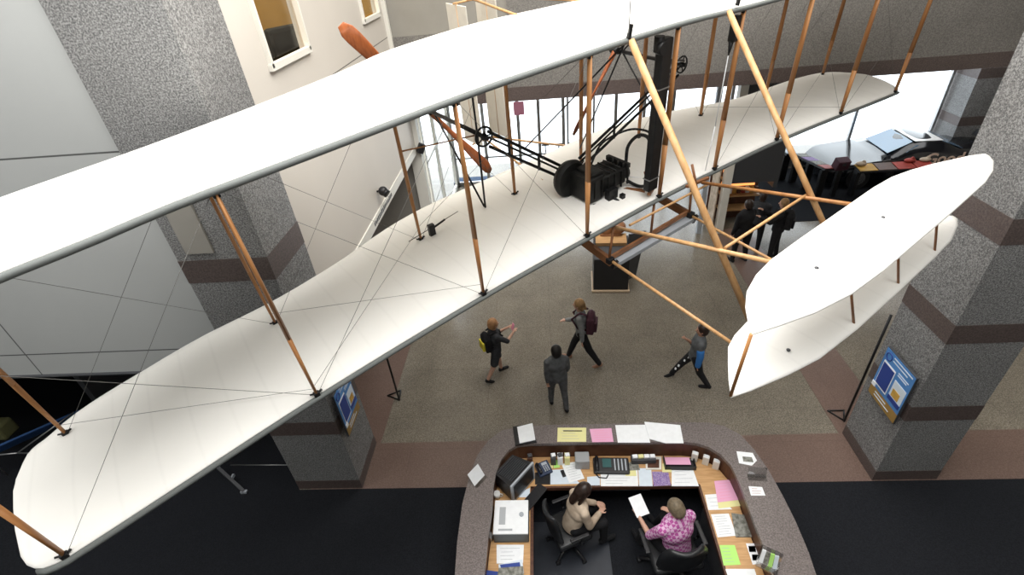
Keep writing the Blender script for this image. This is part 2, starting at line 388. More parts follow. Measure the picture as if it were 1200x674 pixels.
# glazed entrance front
GY = 16.6
b = MB(); doorx = [-3.0, -1.9, -.75, -.08, .72, 1.55, 2.4, 3.3, 4.2, 5.1, 6.0]
for x in doorx: b.span(x-.05, x+.05, GY-.05, GY+.05, 0, 4.02)
for x in (.86, 1.70): b.span(x-.03, x+.03, GY-.05, GY+.05, 0, 4.02)
b.span(-3.0, 6.0, GY-.05, GY+.05, .95, 1.0); b.span(-3.0, 6.0, GY-.05, GY+.05, 0, .12)
for x in (7.0, 8.0, 9.95, 12.45): b.span(x-.04, x+.04, GY-.05, GY+.05, 0, 4.02)
b.span(6.0, 12.45, GY-.05, GY+.05, 0, .35); b.span(-3.0, 14.8, GY-.06, GY+.06, 3.3, 4.02)
fr = struct('door_1', b, M['steel'])
b = MB(); b.span(-3.0, 12.5, GY-.006, GY+.006, .1, 3.3); b.build('pane', M['glasspane'], fr)
b = MB()
for x in (.1, .55, .95, 2.62, 3.05, 3.52):
    b.span(x-.12, x+.12, GY-.15, GY-.11, 1.28, 1.33); b.span(x-.02, x+.02, GY-.15, GY-.05, 1.05, 1.3)
b.build('door_handle', M['darkgrey'], fr)
b = MB()
for y in (12.6, 14.2, 16.5): b.span(-3.1, -3.02, y-.09, y+.09, 0, 4.02)
b.span(-3.1, -3.02, 12.6, 16.5, 0, .12); b.span(-3.1, -3.02, 12.6, 16.5, 2.3, 2.38)
fr2 = struct('door_2', b, M['white_trim'])
b = MB(); b.span(-3.065, -3.055, 12.6, 16.5, .1, 4.02); b.build('pane', M['glasspane'], fr2)
b = MB(); b.span(-40, 60, 18.5, 90, -.4, -.1); b.span(-40, -8.1, 8.5, 90, -.4, -.1); b.span(-8.1, -3.2, 12.4, 18.5, -.4, -.1); struct('ground_outside', b, M['snow'])
# hanging dark panel by the shop on the far side
b = MB(); b.span(4.80, 5.85, 12.3, 12.42, 1.42, 4.02, M['darkgrey']); b.span(5.85, 5.95, 12.3, 14.2, 1.25, 4.02, M['darkgrey']); struct('wall_shop_panel', b)
b = MB(); b.span(4.60, 4.78, 12.25, 12.45, 0, 4.02, M['white_trim']); b.span(4.1, 4.22, 12.3, 12.4, 0, 4.02, M['alu']); struct('trim_3', b)
b = MB(); b.span(13.4, 14.8, 16.0, 16.3, 0, 4.02); struct('wall_far_right', b, M['white_trim'])

# things on walls
def slabx(x, t, y0, y1, z0, z1, m, mb): return mb.span(x-t, x, y0, y1, z0, z1, m)
def info_sign(x, side, y0, y1, z0, z1, label):
    t = empty('information_sign', (x, (y0+y1)/2, (z0+z1)/2), 0, label, 'sign', 'blue information signs on the pillars')
    w, h = y1-y0, z1-z0; s = side
    def part(name, u0, u1, v0, v1, d, m):        # u from the viewer's left, v from the top
        mb = MB(); ya, yb = (w/2-u0*w, w/2-u1*w) if s < 0 else (-w/2+u0*w, -w/2+u1*w)
        za, zb = h/2-v0*h, h/2-v1*h
        mb.span(0 if s < 0 else 0, s*d, min(ya, yb), max(ya, yb), min(za, zb), max(za, zb)); return mb.build(name, m, t)
    part('backboard', 0, 1, 0, 1, .03, M['darkgrey'])
    part('blue_panel', .01, .99, .01, .80, .034, M['bluesign'])
    part('gold_panel', .01, .99, .80, .99, .034, M['gold'])
    part('navy_picture', .10, .47, .26, .70, .042, M['navy'])
    p = part('white_border', .08, .49, .23, .73, .038, M['paper'])
    part('photo_picture', .56, .95, .34, .72, .038, M['paperblue'])
    part('photo_subject', .62, .85, .48, .62, .042, M['yellowprint']); part('photo_ground', .56, .95, .64, .72, .042, M['navy'])
    mb = MB(); yc = w/2-.16*w if s < 0 else -w/2+.16*w; mb.torus((s*.036, yc, h/2-.12*h), .055, .008, (1, 0, 0)); mb.build('round_emblem', M['navy'], t)
    for k, (u0, u1, v) in enumerate(((.3, .93, .06), (.3, .8, .12), (.56, .9, .20), (.56, .86, .24), (.2, .6, .86), (.2, .75, .92))):
        ya, yb = (w/2-u0*w, w/2-u1*w) if s < 0 else (-w/2+u0*w, -w/2+u1*w)
        mb = MB(); mb.span(0, s*.037, min(ya, yb), max(ya, yb), h/2-v*h-.008, h/2-v*h+.008); mb.build('caption_line', M['paperblue'], t)
    part('emblem_card', .02, .14, .72, .80, .045, M['paper'])
info_sign(4.61, -1, 4.72, 5.34, 1.20, 2.06, 'blue and gold information sign on the side of the right hand granite pillar')
info_sign(-3.05, 1, 4.74, 5.30, 1.18, 2.02, 'blue and gold information sign on the left pillar, partly under the big lower wing')
for (u, v, lab) in ((449, 224, 'small black round spotlight on the cream wall above its lower edge'), (492, 174, 'black box loudspeaker on a bracket high on the cream wall near the entrance')):
    p = wx(u, v, X1+.12); t = empty('wall_speaker' if u > 470 else 'wall_spotlight', p, 0, lab, 'loudspeaker' if u > 470 else 'spotlight')
    mb = MB(); mb.rod((-.12, 0, 0), (0, 0, 0), .02); mb.build('bracket', M['blackmetal'], t)
    mb = MB()
    if u > 470: mb.box((0.03, 0, 0), (.16, .14, .24), (0, .5, .5), bevel=.02)
    else: mb.ball((0, 0, 0), .09, (1, 1, 1.0)); mb.rod((0, 0, 0), (.08, -.02, -.06), .075, .08)
    mb.build('housing', M['blackplastic'], t)
# recessed pale niche panel in the left pillar front
a = wy(195, 240, PY0); c = wy(222, 292, PY0)
b = MB(); b.span(-3.98, -3.66, PY0-.03, PY0-.004, 4.42, 5.25); tag(b.build('wall_panel', M['creamback']), 'pale flat rectangular panel fixed to the front of the left granite pillar', 'panel')
b = MB(); p = wy(608, 127, GY-.1); b.box(p, (.34, .01, .42), None); tag(b.build('notice', M['signpink']), 'pink notice stuck on the glass of the entrance doors', 'notice')

# ================================================================== THE FLYER
ORG = Vector((1.2847611, 5.4821512, 4.3508503)); RV = Vector((.0706464, -.0261875, .6708187))
fly = bpy.data.objects.new('biplane', None); C.objects.link(fly)
fly.location = ORG; fly.rotation_mode = 'QUATERNION'; fly.rotation_quaternion = Quaternion(RV.normalized(), RV.length)
tag(fly, 'full size wood and white muslin early biplane hanging over the hall', 'aeroplane')
FROT = fly.rotation_quaternion.to_matrix()
def F2W(p): return ORG + FROT @ Vector(p)
FBx = [-6.10, -4.175, -2.45, -1.078, 0.075, 1.119, 2.51, 4.31, 6.246]
RBx = [-6.07, -4.18, -2.44, -1.09, .02, 1.135, 2.545, 4.335, 6.244]
ZF = [(-6.5, -.43), (-6.10, -.406), (-4.17, -.182), (-2.455, -.05), (-1.077, -.004), (0, .02), (1.119, 0), (2.509, -.05), (4.312, -.190), (6.246, -.357), (6.7, -.39)]
ZR = [(-6.5, -.42), (-6.07, -.40), (-4.18, -.262), (-2.43, -.045), (-1.1, .004), (0, .03), (1.13, .04), (2.54, -.043), (4.34, -.235), (6.24, -.30), (6.7, -.33)]
ZFu = [(-6.7, 1.57), (-6.1, 1.615), (-5.27, 1.69), (-4.87, 1.715), (-4.42, 1.755), (-3.92, 1.778), (-3.35, 1.805), (-2.9, 1.828), (-2.45, 1.85), (-1.9, 1.868), (0, 1.89), (1.12, 1.85), (2.5, 1.81), (4.3, 1.69), (6.25, 1.52), (6.7, 1.49)]
ZTu = [(-6.7, 1.36), (-6.1, 1.41), (-5.5, 1.459), (-5.15, 1.48), (-4.6, 1.513), (-4.1, 1.553), (-3.5, 1.608), (-2.6, 1.712), (-2.16, 1.785), (-1.6, 1.827), (-.94, 1.853), (0, 1.84), (1.0, 1.82), (2.3, 1.76), (3.5, 1.60), (4.6, 1.46), (5.5, 1.38), (6.7, 1.26)]
def Sup(x, y): t = min(1, max(0, y/1.93)); zf = interp(ZFu, x); return zf+(interp(ZTu, x)-zf)*t**1.6+.045*math.sin(PI*t)
Y1 = [(-6.42, 1.0), (-6.36, 1.27), (-6.21, 1.38), (-6.06, 1.50), (-5.78, 1.61), (-5.47, 1.68), (-5.14, 1.76), (-4.79, 1.81), (-4.14, 1.79), (-3.56, 1.80), (-3.19, 1.82), (-2.54, 1.93), (-1.76, 1.99), (0, 1.98), (1.5, 1.95), (2.6, 1.83), (3.6, 1.70), (4.82, 1.64), (5.6, 1.56), (6.34, 1.38), (6.6, 1.2), (6.69, .98)]
Y0 = [(-6.42, .92), (-6.40, .62), (-6.37, .24), (-6.30, .06), (-6.17, -.01), (-6.0, -.02), (-4, 0), (4, 0), (6.25, 0), (6.45, .04), (6.58, .25), (6.68, .7), (6.69, .9)]
CAMB = [(0, 0), (.12, .035), (.32, .055), (.62, .012), (1, -.06)]
XS = [-6.42, -6.415, -6.40, -6.385, -6.36, -6.33, -6.29, -6.24, -6.17, -6.10, -6.0, -5.9] + [-5.8+.2*i for i in range(59)] + [5.95, 6.1, 6.2, 6.3, 6.38, 6.45, 6.52, 6.58, 6.63, 6.66, 6.68, 6.69]
def wing_mesh(up):
    NY = 20; mb = MB(); bm = mb.bm; top = []; bot = []
    for x in XS:
        y0, y1 = interp(Y0, x), interp(Y1, x)
        if up and abs(x) < 6.0: y1 = interp([(0, 1.93), (5.5, 1.93), (6.0, 1.62)], abs(x))
        rt, rb = [], []
        for j in range(NY+1):
            s = j/NY; s = s**1.15; y = y0+(y1-y0)*s
            zf = interp(ZFu if up else ZF, x); zr = interp(ZR, x)-interp(ZF, x)+zf
            base = zf+(zr-zf)*(y/1.283)
            cf = interp(CAMB, min(1, max(0, y/1.98)))
            if up and cf < 0: cf *= (.35 if abs(x) < 2.3 else 1.0)
            th = .022*math.sqrt(max(0, min(1, s*14+.12)))*(1-s*.75) if s < 1 else .004
            sag = .002*abs(math.sin(PI*x/.3)) * math.sin(PI*s)
            if x in (XS[0], XS[-1]): th = .004
            if up: base, cf = Sup(x, y), 0
            rt.append(bm.verts.new((x, y, base+cf+th-sag))); rb.append(bm.verts.new((x, y, base+cf-th)))
        top.append(rt); bot.append(rb)
    n = len(XS)
    for i in range(n-1):
        for j in range(NY):
            bm.faces.new((top[i][j], top[i+1][j], top[i+1][j+1], top[i][j+1]))
            bm.faces.new((bot[i][j], bot[i][j+1], bot[i+1][j+1], bot[i+1][j]))
        bm.faces.new((top[i][0], bot[i][0], bot[i+1][0], top[i+1][0])); bm.faces.new((top[i][NY], top[i+1][NY], bot[i+1][NY], bot[i][NY]))
    for i in (0, n-1):
        for j in range(NY): bm.faces.new((top[i][j], top[i][j+1], bot[i][j+1], bot[i][j]))
    for f in bm.faces: f.smooth = True
    return mb
wing_mesh(False).build('lower_wing', M['fabric'], fly)
wing_mesh(True).build('upper_wing', M['fabric'], fly)
# leading edge spars; their grey paints in the shade under the wing nose
M['spar'] = mat('shaded_spar_edge', (.13, .14, .135), .7)
for nm, tab in (('lower_spar', ZF), ('upper_spar', ZFu)):
    mb = MB(); xs = [x for x in XS if -6.3 < x < 6.45]; rr = []
    for x in xs: rr.append([mb.bm.verts.new((x, interp(Y0, x)-.014+.026*math.cos(2*PI*k/10), interp(tab, x)-.022+.024*math.sin(2*PI*k/10))) for k in range(10)])
    for A_, B_ in zip(rr[:-1], rr[1:]):
        for k in range(10): mb.bm.faces.new((A_[k], A_[(k+1) % 10], B_[(k+1) % 10], B_[k])).smooth = True
    mb.bm.faces.new(rr[0][::-1]); mb.bm.faces.new(rr[-1]); mb.build(nm, M['spar'], fly)
# eighteen wing struts
def zlow(x, y): f = interp(ZF, x); return f+(interp(ZR, x)-f)*y/1.283
def zup(x, y): return Sup(x, y)-.012
for xs, y in ((FBx, .0), (RBx, 1.283)):
    for i, x in enumerate(xs):
        zl, zu = zlow(x, y), zup(x, y)
        mb = MB(); mb.rod((x, y, zl+.0), (x, y, zl+(zu-zl)*.35), .024, .036, m=M['spruce'], up=(0, 1, 0), flat=.5); mb.rod((x, y, zl+(zu-zl)*.35), (x, y, zu-.02), .036, .028, m=M['spruce'], up=(0, 1, 0), flat=.5)
        mb.build('wing_strut', None, fly)
        mb = MB(); mb.box((x, y-.005, zl+.02), (.05, .04, .045), None, None, .006); mb.rod((x, y, zl+.02), (x+.05, y-.01, zl+.045), .01)
        mb.rod((x, y, zl+.02), (x-.05, y, zl+.04), .008); mb.build('strut_fitting', M['blackmetal'], fly)
        mb = MB(); mb.box((x, y-.005, zu-.035), (.045, .035, .04), None, None, .006); mb.build('strut_fitting', M['blackmetal'], fly)
# bracing wires (crossed in each outer bay, front and rear)
for xs, y in ((FBx, 0.), (RBx, 1.283)):
    for i in range(8):
        if i in (3, 4): continue
        a, c = xs[i], xs[i+1]
        for p, q in (((a, y, zlow(a, y)), (c, y, zup(c, y))), ((a, y, zup(a, y)), (c, y, zlow(c, y)))):
            mb = MB(); mb.rod(p, q, .0019, seg=5); mb.build('bracing_wire', M['wire'], fly)
for p, q in (((-4.175, 0, -.18), (-6.07, 1.283, -.35)), ((-4.175, 0, -.16), (-2.44, 1.283, .03)), ((-2.45, 0, 0), (-4.18, 1.283, -.2)), ((4.31, 0, -.16), (2.545, 1.283, .03)), ((-2.44, 1.283, .05), (-1.08, .0, 1.8))):
    mb = MB(); mb.rod((p[0], p[1], p[2]+.08), (q[0], q[1], q[2]+.08), .002, seg=5); mb.build('bracing_wire', M['wire'], fly)
mb = MB(); mb.box((-2.30, 1.25, .05), (.07, .05, .14)); mb.rod((-2.30, 1.25, .06), (-2.1, 1.28, .09), .012); mb.rod((-2.6, 1.25, .03), (-1.9, 1.31, .10), .004); mb.build('control_pulley', M['blackmetal'], fly)
# elevator: two pointed planes in front
UPL = [(-1.80, -2.28), (-1.72, -2.20), (-1.60, -2.10), (-1.45, -2.01), (-1.24, -1.945), (-1.0, -1.912), (-.6, -1.905), (0, -1.905), (.6, -1.905), (.9, -1.925), (1.15, -1.98), (1.4, -2.06), (1.6, -2.14), (1.8, -2.22), (1.93, -2.295),
       (1.90, -2.34), (1.81, -2.40), (1.60, -2.465), (1.32, -2.50), (.61, -2.51), (-.13, -2.51), (-.55, -2.51), (-.97, -2.49), (-1.32, -2.43), (-1.59, -2.35)]
LPL = [(-1.83, -2.28), (-1.70, -2.17), (-1.55, -2.06), (-1.42, -1.97), (-1.27, -1.925), (-1.07, -1.90), (-.5, -1.90), (0, -1.90), (.6, -1.90), (.95, -1.92), (1.2, -1.97), (1.5, -2.10), (1.7, -2.22), (1.78, -2.33),
       (1.75, -2.38), (1.62, -2.43), (1.31, -2.49), (.93, -2.505), (.2, -2.51), (-.5, -2.51), (-1.02, -2.485), (-1.35, -2.42), (-1.67, -2.335)]
def elev(poly, z, name):
    mb = MB(); bm = mb.bm; cx = sum(p[0] for p in poly)/len(poly)
    layers = []
    for k, (f, dz) in enumerate(((1, 0), (.96, .012), (.8, .022), (.5, .030))):
        layers.append([bm.verts.new((p[0]*f, -2.2+(p[1]+2.2)*f, z+dz)) for p in poly])
    bots = [bm.verts.new((p[0], p[1], z-.008)) for p in poly]
    n = len(poly)
    for L0, L1 in zip(layers[:-1], layers[1:]):
        for i in range(n): bm.faces.new((L0[i], L0[(i+1) % n], L1[(i+1) % n], L1[i])).smooth = True
    bm.faces.new(layers[-1]); bm.faces.new(bots[::-1])
    for i in range(n): bm.faces.new((bots[i], bots[(i+1) % n], layers[0][(i+1) % n], layers[0][i]))
    return mb.build(name, M['fabric2'], fly)
elev(UPL, .66, 'upper_elevator'); elev(LPL, .05, 'lower_elevator')
for x, y, x2, y2 in ((1.0, -2.465, .92, -2.30), (.28, -2.465, .06, -2.34), (-.48, -2.465, -.61, -2.29)):
    mb = MB(); mb.rod((x, y, .055), (x2, y2, .66), .0105); mb.build('elevator_post', M['skidwood'], fly)
mb = MB(); mb.rod((-1.80, -2.275, .66), (-1.82, -2.27, .05), .012); mb.build('elevator_post', M['spruce'], fly)
for x, y, z in ((.1, -2.2, .66), (-.9, -2.2, .66), (-1.15, -2.3, .055)):
    mb = MB(); mb.ball((x, y, z+.032), .016, (1, 1, .5)); mb.build('elevator_button', M['darkgrey'], fly)
# long outriggers reaching forward to the elevator
def pole(name, a, c, r, m, r2=None): mb = MB(); mb.rod(a, c, r, r2, seg=12, m=m); return mb.build(name, None, fly)
pole('outrigger_pole', (-.61, -.03, 1.87), (-.66, -1.74, -.29), .033, M['spruce_light'])
pole('outrigger_pole', (.80, -.03, 1.86), (.76, -1.98, -.45), .030, M['spruce_light'])
pole('outrigger_pole', (-.71, -.02, -.50), (-.72, -2.0, -.64), .019, M['spruce_light'])
pole('outrigger_pole', (.74, -.02, -.50), (.74, -1.6, -.64), .017, M['spruce_light'])
pole('outrigger_pole', (-.66, -.03, -.06), (-.68, -1.98, .46), .021, M['spruce_light'])
pole('outrigger_pole', (.74, -.1, .0), (.72, -2.0, .43), .020, M['spruce'])
pole('cross_pole', (-.63, -1.33, .30), (.77, -1.31, .29), .015, M['spruce_light'])
pole('cross_pole', (-.52, -.10, -.06), (.88, -.12, -.06), .014, M['spruce_light'])
# skid frame under the nose
for x in (-.72, .74):
    mb = MB(); mb.bar((x, .5 if x < 0 else .6, -.44), (x, -.04, -.51), .05, .10); mb.build('skid_runner', M['skidwood'], fly)
    mb = MB(); mb.bar((x, .5, -.45), (x, 1.9, -.42), .05, .06); mb.build('skid_runner', M['skidwood'], fly)
    mb = MB(); mb.rod((x, 0, -.5), (x*.93, 0, -.05), .016); mb.rod((x, 1.283, -.42), (x, 1.283, 0), .016); mb.build('skid_post', M['skidwood'], fly)
    mb = MB(); mb.box((x, -.02, -.49), (.09, .07, .07), None, None, .01); mb.box((x+.04, -.06, -.55), (.04, .04, .12), (.3, .2, 0)); mb.build('skid_fitting', M['blackmetal'], fly)
mb = MB(); mb.rod((0, 0, -.47), (0, 0, 0), .016); mb.build('skid_post', M['skidwood'], fly)
mb = MB(); mb.bar((-.70, .02, -.50), (.72, .02, -.46), .03, .055); mb.build('cross_plank', M['skidwood'], fly)
mb = MB(); mb.bar((-.66, -.02, -.57), (.80, -.02, -.55), .11, .05); mb.build('launch_rail', M['alu'], fly)
# pilot cradle and levers on the lower wing
mb = MB(); mb.bar((.0, .15, .07), (-.35, .75, .07), .05, .03); mb.bar((.25, .2, .06), (-.05, .05, .09), .04, .03); mb.rod((.05, .1, .04), (.02, .2, .3), .014); mb.build('hip_cradle', M['skidwood'], fly)
mb = MB(); mb.rod((.62, -.12, -.02), (.60, -.02, .26), .016); mb.bar((.5, -.06, .02), (.86, -.10, .02), .04, .03); mb.build('elevator_lever', M['skidwood'], fly)
mb = MB(); mb.tube([(.1, .5, .1), (.3, .3, .07), (.25, .15, .06), (.4, .1, .05), (.6, .3, .06)], .006); mb.build('control_cable', M['paper'], fly)
# engine
eng = MB(); M_ = M['enginemetal']
eng.box((-.46, .84, .24), (.26, .54, .30), None, M_, .03)
for k in range(4):
    y = .65+.13*k
    eng.rod((-.36, y, .25), (.06, y, .25), .060, m=M_); eng.rod((.06, y, .25), (.16, y, .25), .070, m=M_)
    eng.rod((.08, y, .30), (.08, y, .39), .018, m=M_)
eng.box((-.14, .84, .25), (.44, .52, .18), None, M_, .02); eng.box((.12, .84, .36), (.06, .54, .06), None, M_, .01)
eng.box((-.40, .84, .40), (.20, .44, .05), None, M_, .02)
for k in range(6): eng.box((-.50+.12*k, .565, .24), (.016, .03, .2), None, M_)
for k in range(5): eng.rod((-.30+.1*k, 1.05, .36), (-.30+.1*k, .62, .36), .012, m=M_)
eng.bar((-.5, .56, .05), (-.5, 1.15, .05), .05, .05, M_); eng.bar((.05, .56, .05), (.05, 1.15, .05), .05, .05, M_)
for v in eng.bm.verts: v.co.y = .57+(v.co.y-.57)*.66; v.co.x = -.09+v.co.x*.88
eobj = eng.build('engine', None, fly, (-.10, -.22, 0))
mb = MB(); mb.rod((-.56, .90, .27), (-.56, 1.02, .27), .205, seg=32); mb.torus((-.56, .96, .27), .18, .05, (0, 1, 0), 32); mb.rod((-.56, .8, .27), (-.56, 1.12, .27), .04); mb.build('flywheel', M_, eobj)
mb = MB(); mb.box((-.30, .53, .12), (.14, .07, .16)); mb.rod((-.30, .52, .1), (-.26, .42, .04), .02); mb.box((-.2, .45, .06), (.05, .05, .12)); mb.build('magneto', M['blackmetal'], eobj)
mb = MB(); mb.tube(smooth([(-.3, .88, .38), (-.1, .90, .58), (.10, .70, .73), (.14, .45, .77), (.09, .33, .72)]), .013); mb.build('water_hose', M['blackmetal'], eobj)
mb = MB(); mb.tube(smooth([(.08, .68, .34), (.10, .68, .54), (.16, .60, .67), (.15, .45, .70), (.09, .33, .62)]), .020); mb.build('water_hose', M['blackmetal'], eobj)
mb = MB(); mb.tube(smooth([(.02, .60, .16), (.10, .48, .10), (.09, .33, .16)]), .020); mb.build('water_hose', M['blackmetal'], eobj)
mb = MB(); mb.box((-.04, .05, .96), (.155, .09, 1.62), None, None, .015); mb.rod((-.135, .05, 1.70), (-.135, -.03, 1.70), .06)
mb.rod((-.125, .05, 1.66), (-.125, .05, 1.80), .05); rad = mb.build('radiator', M['blackmetal'], fly)
for z in (.3, 1.30): mb = MB(); mb.box((-.04, .05, z), (.168, .102, .012)); mb.build('radiator_strap', M['steel'], rad)
mb = MB(); mb.box((1.06, .03, 1.64), (.10, .08, .26), None, None, .02); mb.rod((1.04, .03, 1.52), (1.03, .03, 1.38), .03, .008); mb.build('fuel_tank', M['blackmetal'], fly)
mb = MB(); mb.tube([(1.03, .03, 1.38), (1.0, .02, .6), (.97, .03, .03)], .006); mb.build('fuel_line', M['paper'], fly)
# chain drive, shafts, propellers
for sx in (-1, 1):
    hx = -1.54 if sx < 0 else 1.70; hz = .95; sy = 1.12
    mb = MB(); mb.torus((hx, sy, hz), .105, .012, (0, 1, 0)); mb.torus((hx, sy, hz), .03, .012, (0, 1, 0))
    for k in range(5):
        a = 2*PI*k/5; mb.rod((hx, sy, hz), (hx+.1*math.cos(a), sy, hz+.1*math.sin(a)), .008)
    mb.build('sprocket', M['blackmetal'], fly)
    mb = MB(); mb.rod((hx, 1.05, hz), (hx, 2.33, hz), .026); mb.build('propeller_shaft', M['blackmetal'], fly)
    mb = MB(); dx = (hx+.30); 
    S0 = Vector((-.63 if sx < 0 else -.50, .86, .28)); S1 = Vector((hx, sy-.02, hz)); dd = S1-S0
    for dz in (-.085, .02, .085):
        mb.rod(S0+dd*.05+Vector((0, 0, dz*.9)), S1-dd*.04+Vector((0, 0, dz)), .018 if dz != .02 else .012)
    for t in (.35, .72):
        mb.rod(S0+dd*t+Vector((0, 0, -.1)), S0+dd*t+Vector((0, 0, .1)), .016)
    mb.build('chain_guide', M['blackmetal'], fly)
    mb = MB(); mb.rod((hx, 1.25, zup(hx, 1.2)), (hx, 1.25, hz), .012); mb.rod((hx, 1.25, hz), (hx, 1.28, 0.02), .012); mb.rod((hx, 2.2, hz), (hx, 1.30, .02), .012); mb.rod((hx, 2.2, hz), (hx, 1.30, zup(hx, 1.3)), .012)
    mb.build('shaft_support', M['blackmetal'], fly)
    # propeller: twisted two-bladed, widest near the tips
    ang = math.radians(126) if sx < 0 else math.radians(51)
    mb = MB(); bm = mb.bm; u = Vector((math.cos(ang), 0, math.sin(ang))); w = Vector((-u.z, 0, u.x)); rings = []
    NR = 33
    for i in range(NR):
        r = -1.36+2.72*i/(NR-1); ar = abs(r)/1.36
        half = interp([(0, .036), (.15, .034), (.4, .052), (.7, .078), (.9, .086), (.97, .07), (1, .04)], ar)
        tw = interp([(0, 1.2), (.15, 1.15), (.5, .62), (1, .33)], ar)*(1 if r > 0 else -1)
        th = interp([(0, .045), (.2, .03), (1, .008)], ar)
        cdir = w*math.cos(tw)+Vector((0, 1, 0))*math.sin(tw)*(1); n = u.cross(cdir)
        c0 = Vector((hx, 2.34, hz))+u*r
        rings.append([bm.verts.new(c0+cdir*half*math.cos(t)+n*th*math.sin(t)) for t in [2*PI*k/12 for k in range(12)]])
    for A_, B_ in zip(rings[:-1], rings[1:]):
        for k in range(12): bm.faces.new((A_[k], A_[(k+1) % 12], B_[(k+1) % 12], B_[k])).smooth = True
    bm.faces.new(rings[0][::-1]); bm.faces.new(rings[-1])
    p = mb.build('propeller', M['propwood'], fly)
    mb = MB(); mb.rod((hx, 2.28, hz), (hx, 2.42, hz), .05, seg=16); mb.build('hub', M['blackmetal'], p)
pole('brace_rod', (-2.45, 1.283, 1.03), (-1.54, 1.26, .93), .008, M['spruce'])
pole('brace_rod', (.1, .1, 1.52), (1.70, 1.1, 1.0), .018, M['blackmetal'])
pole('brace_rod', (-.66, 0, 1.84), (-.35, .9, .5), .008, M['blackmetal'])
pole('brace_rod', (-.66, 0, 1.84), (-.95, 1.2, .6), .008, M['blackmetal'])
# twin rudders behind and their outriggers
for x in (-.25, .25):
    mb = MB(); mb.box((x, 3.54, .77), (.02, .52, 2.02), None, None, .006); r_ = mb.build('rudder', M['rudderfab'], fly)
    mb = MB(); mb.rod((x, 3.52, -.25), (x, 3.52, 1.80), .013); mb.build('rudder_post', M['spruce_light'], r_)
pole('rudder_bar', (-.3, 3.52, 1.80), (.3, 3.52, 1.80), .014, M['spruce_light'])
pole('rudder_bar', (-.3, 3.52, -.24), (.3, 3.52, -.24), .014, M['spruce_light'])
pole('tail_outrigger', (-.62, 1.3, 1.87), (-.05, 3.52, 1.84), .016, M['spruce_light'])
pole('tail_outrigger', (.62, 1.3, 1.86), (.05, 3.52, 1.84), .016, M['spruce_light'])
pole('tail_outrigger', (-.62, 1.3, .02), (-.05, 3.52, -.22), .016, M['spruce_light'])
pole('tail_outrigger', (.62, 1.3, .02), (.05, 3.52, -.22), .016, M['spruce_light'])
# hanging cables
for (x, lab) in ((-.63, 'steel hanging cable with hook at the left of the upper wing centre'), (.95, 'steel hanging cable at the right of the upper wing centre')):
    p = F2W((x, -.02, 1.88)); t = empty('hanging_cable', p, 0, lab, 'cable', 'cables holding up the biplane')
    mb = MB(); mb.rod((0, 0, .02), (0, 0, .42), .006); mb.torus((0, 0, .46), .03, .007, (0, 1, 0)); mb.torus((0, 0, .52), .03, .007, (1, 0, 0)); mb.build('hook', M['steel'], t)
    mb = MB(); mb.rod((0, 0, .54), (0, 0, CEIL-p.z), .014); mb.build('cable', M['blackmetal'], t)
    mb = MB(); mb.bar((0, 0, .0), (.02, .01, .12), .03, .03); mb.build('clamp', M['blackmetal'], t)

# ================================================================== PEOPLE
def remeshed(mb, name, voxel, m, parent, smooth_it=4, classify=None, mats=None):
    bmesh.ops.recalc_face_normals(mb.bm, faces=mb.bm.faces)
    me = bpy.data.meshes.new('t'); mb.bm.to_mesh(me); mb.bm.free()
    o = bpy.data.objects.new('t', me); C.objects.link(o)
    md = o.modifiers.new('r', 'REMESH'); md.mode = 'VOXEL'; md.voxel_size = voxel; md.use_smooth_shade = True
    ms = o.modifiers.new('s', 'SMOOTH'); ms.factor = .5; ms.iterations = smooth_it
    dg = bpy.context.evaluated_depsgraph_get(); ev = o.evaluated_get(dg)
    me2 = bpy.data.meshes.new_from_object(ev); me2.name = name
    bpy.data.objects.remove(o); bpy.data.meshes.remove(me)
    me2.materials.clear()
    for k in (mats or [m]): me2.materials.append(k)
    for p in me2.polygons:
        p.use_smooth = True
        p.material_index = classify(p.center) if classify else 0
    o2 = bpy.data.objects.new(name, me2); C.objects.link(o2)
    if parent is not None: o2.parent = parent
    return o2
def rotx(v, a): return Vector((v.x, v.y*math.cos(a)-v.z*math.sin(a), v.y*math.sin(a)+v.z*math.cos(a)))
def rotyv(v, a): return Vector((v.x*math.cos(a)+v.z*math.sin(a), v.y, -v.x*math.sin(a)+v.z*math.cos(a)))
def rotzv(v, a): return Vector((v.x*math.cos(a)-v.y*math.sin(a), v.x*math.sin(a)+v.y*math.cos(a), v.z))
D = math.radians
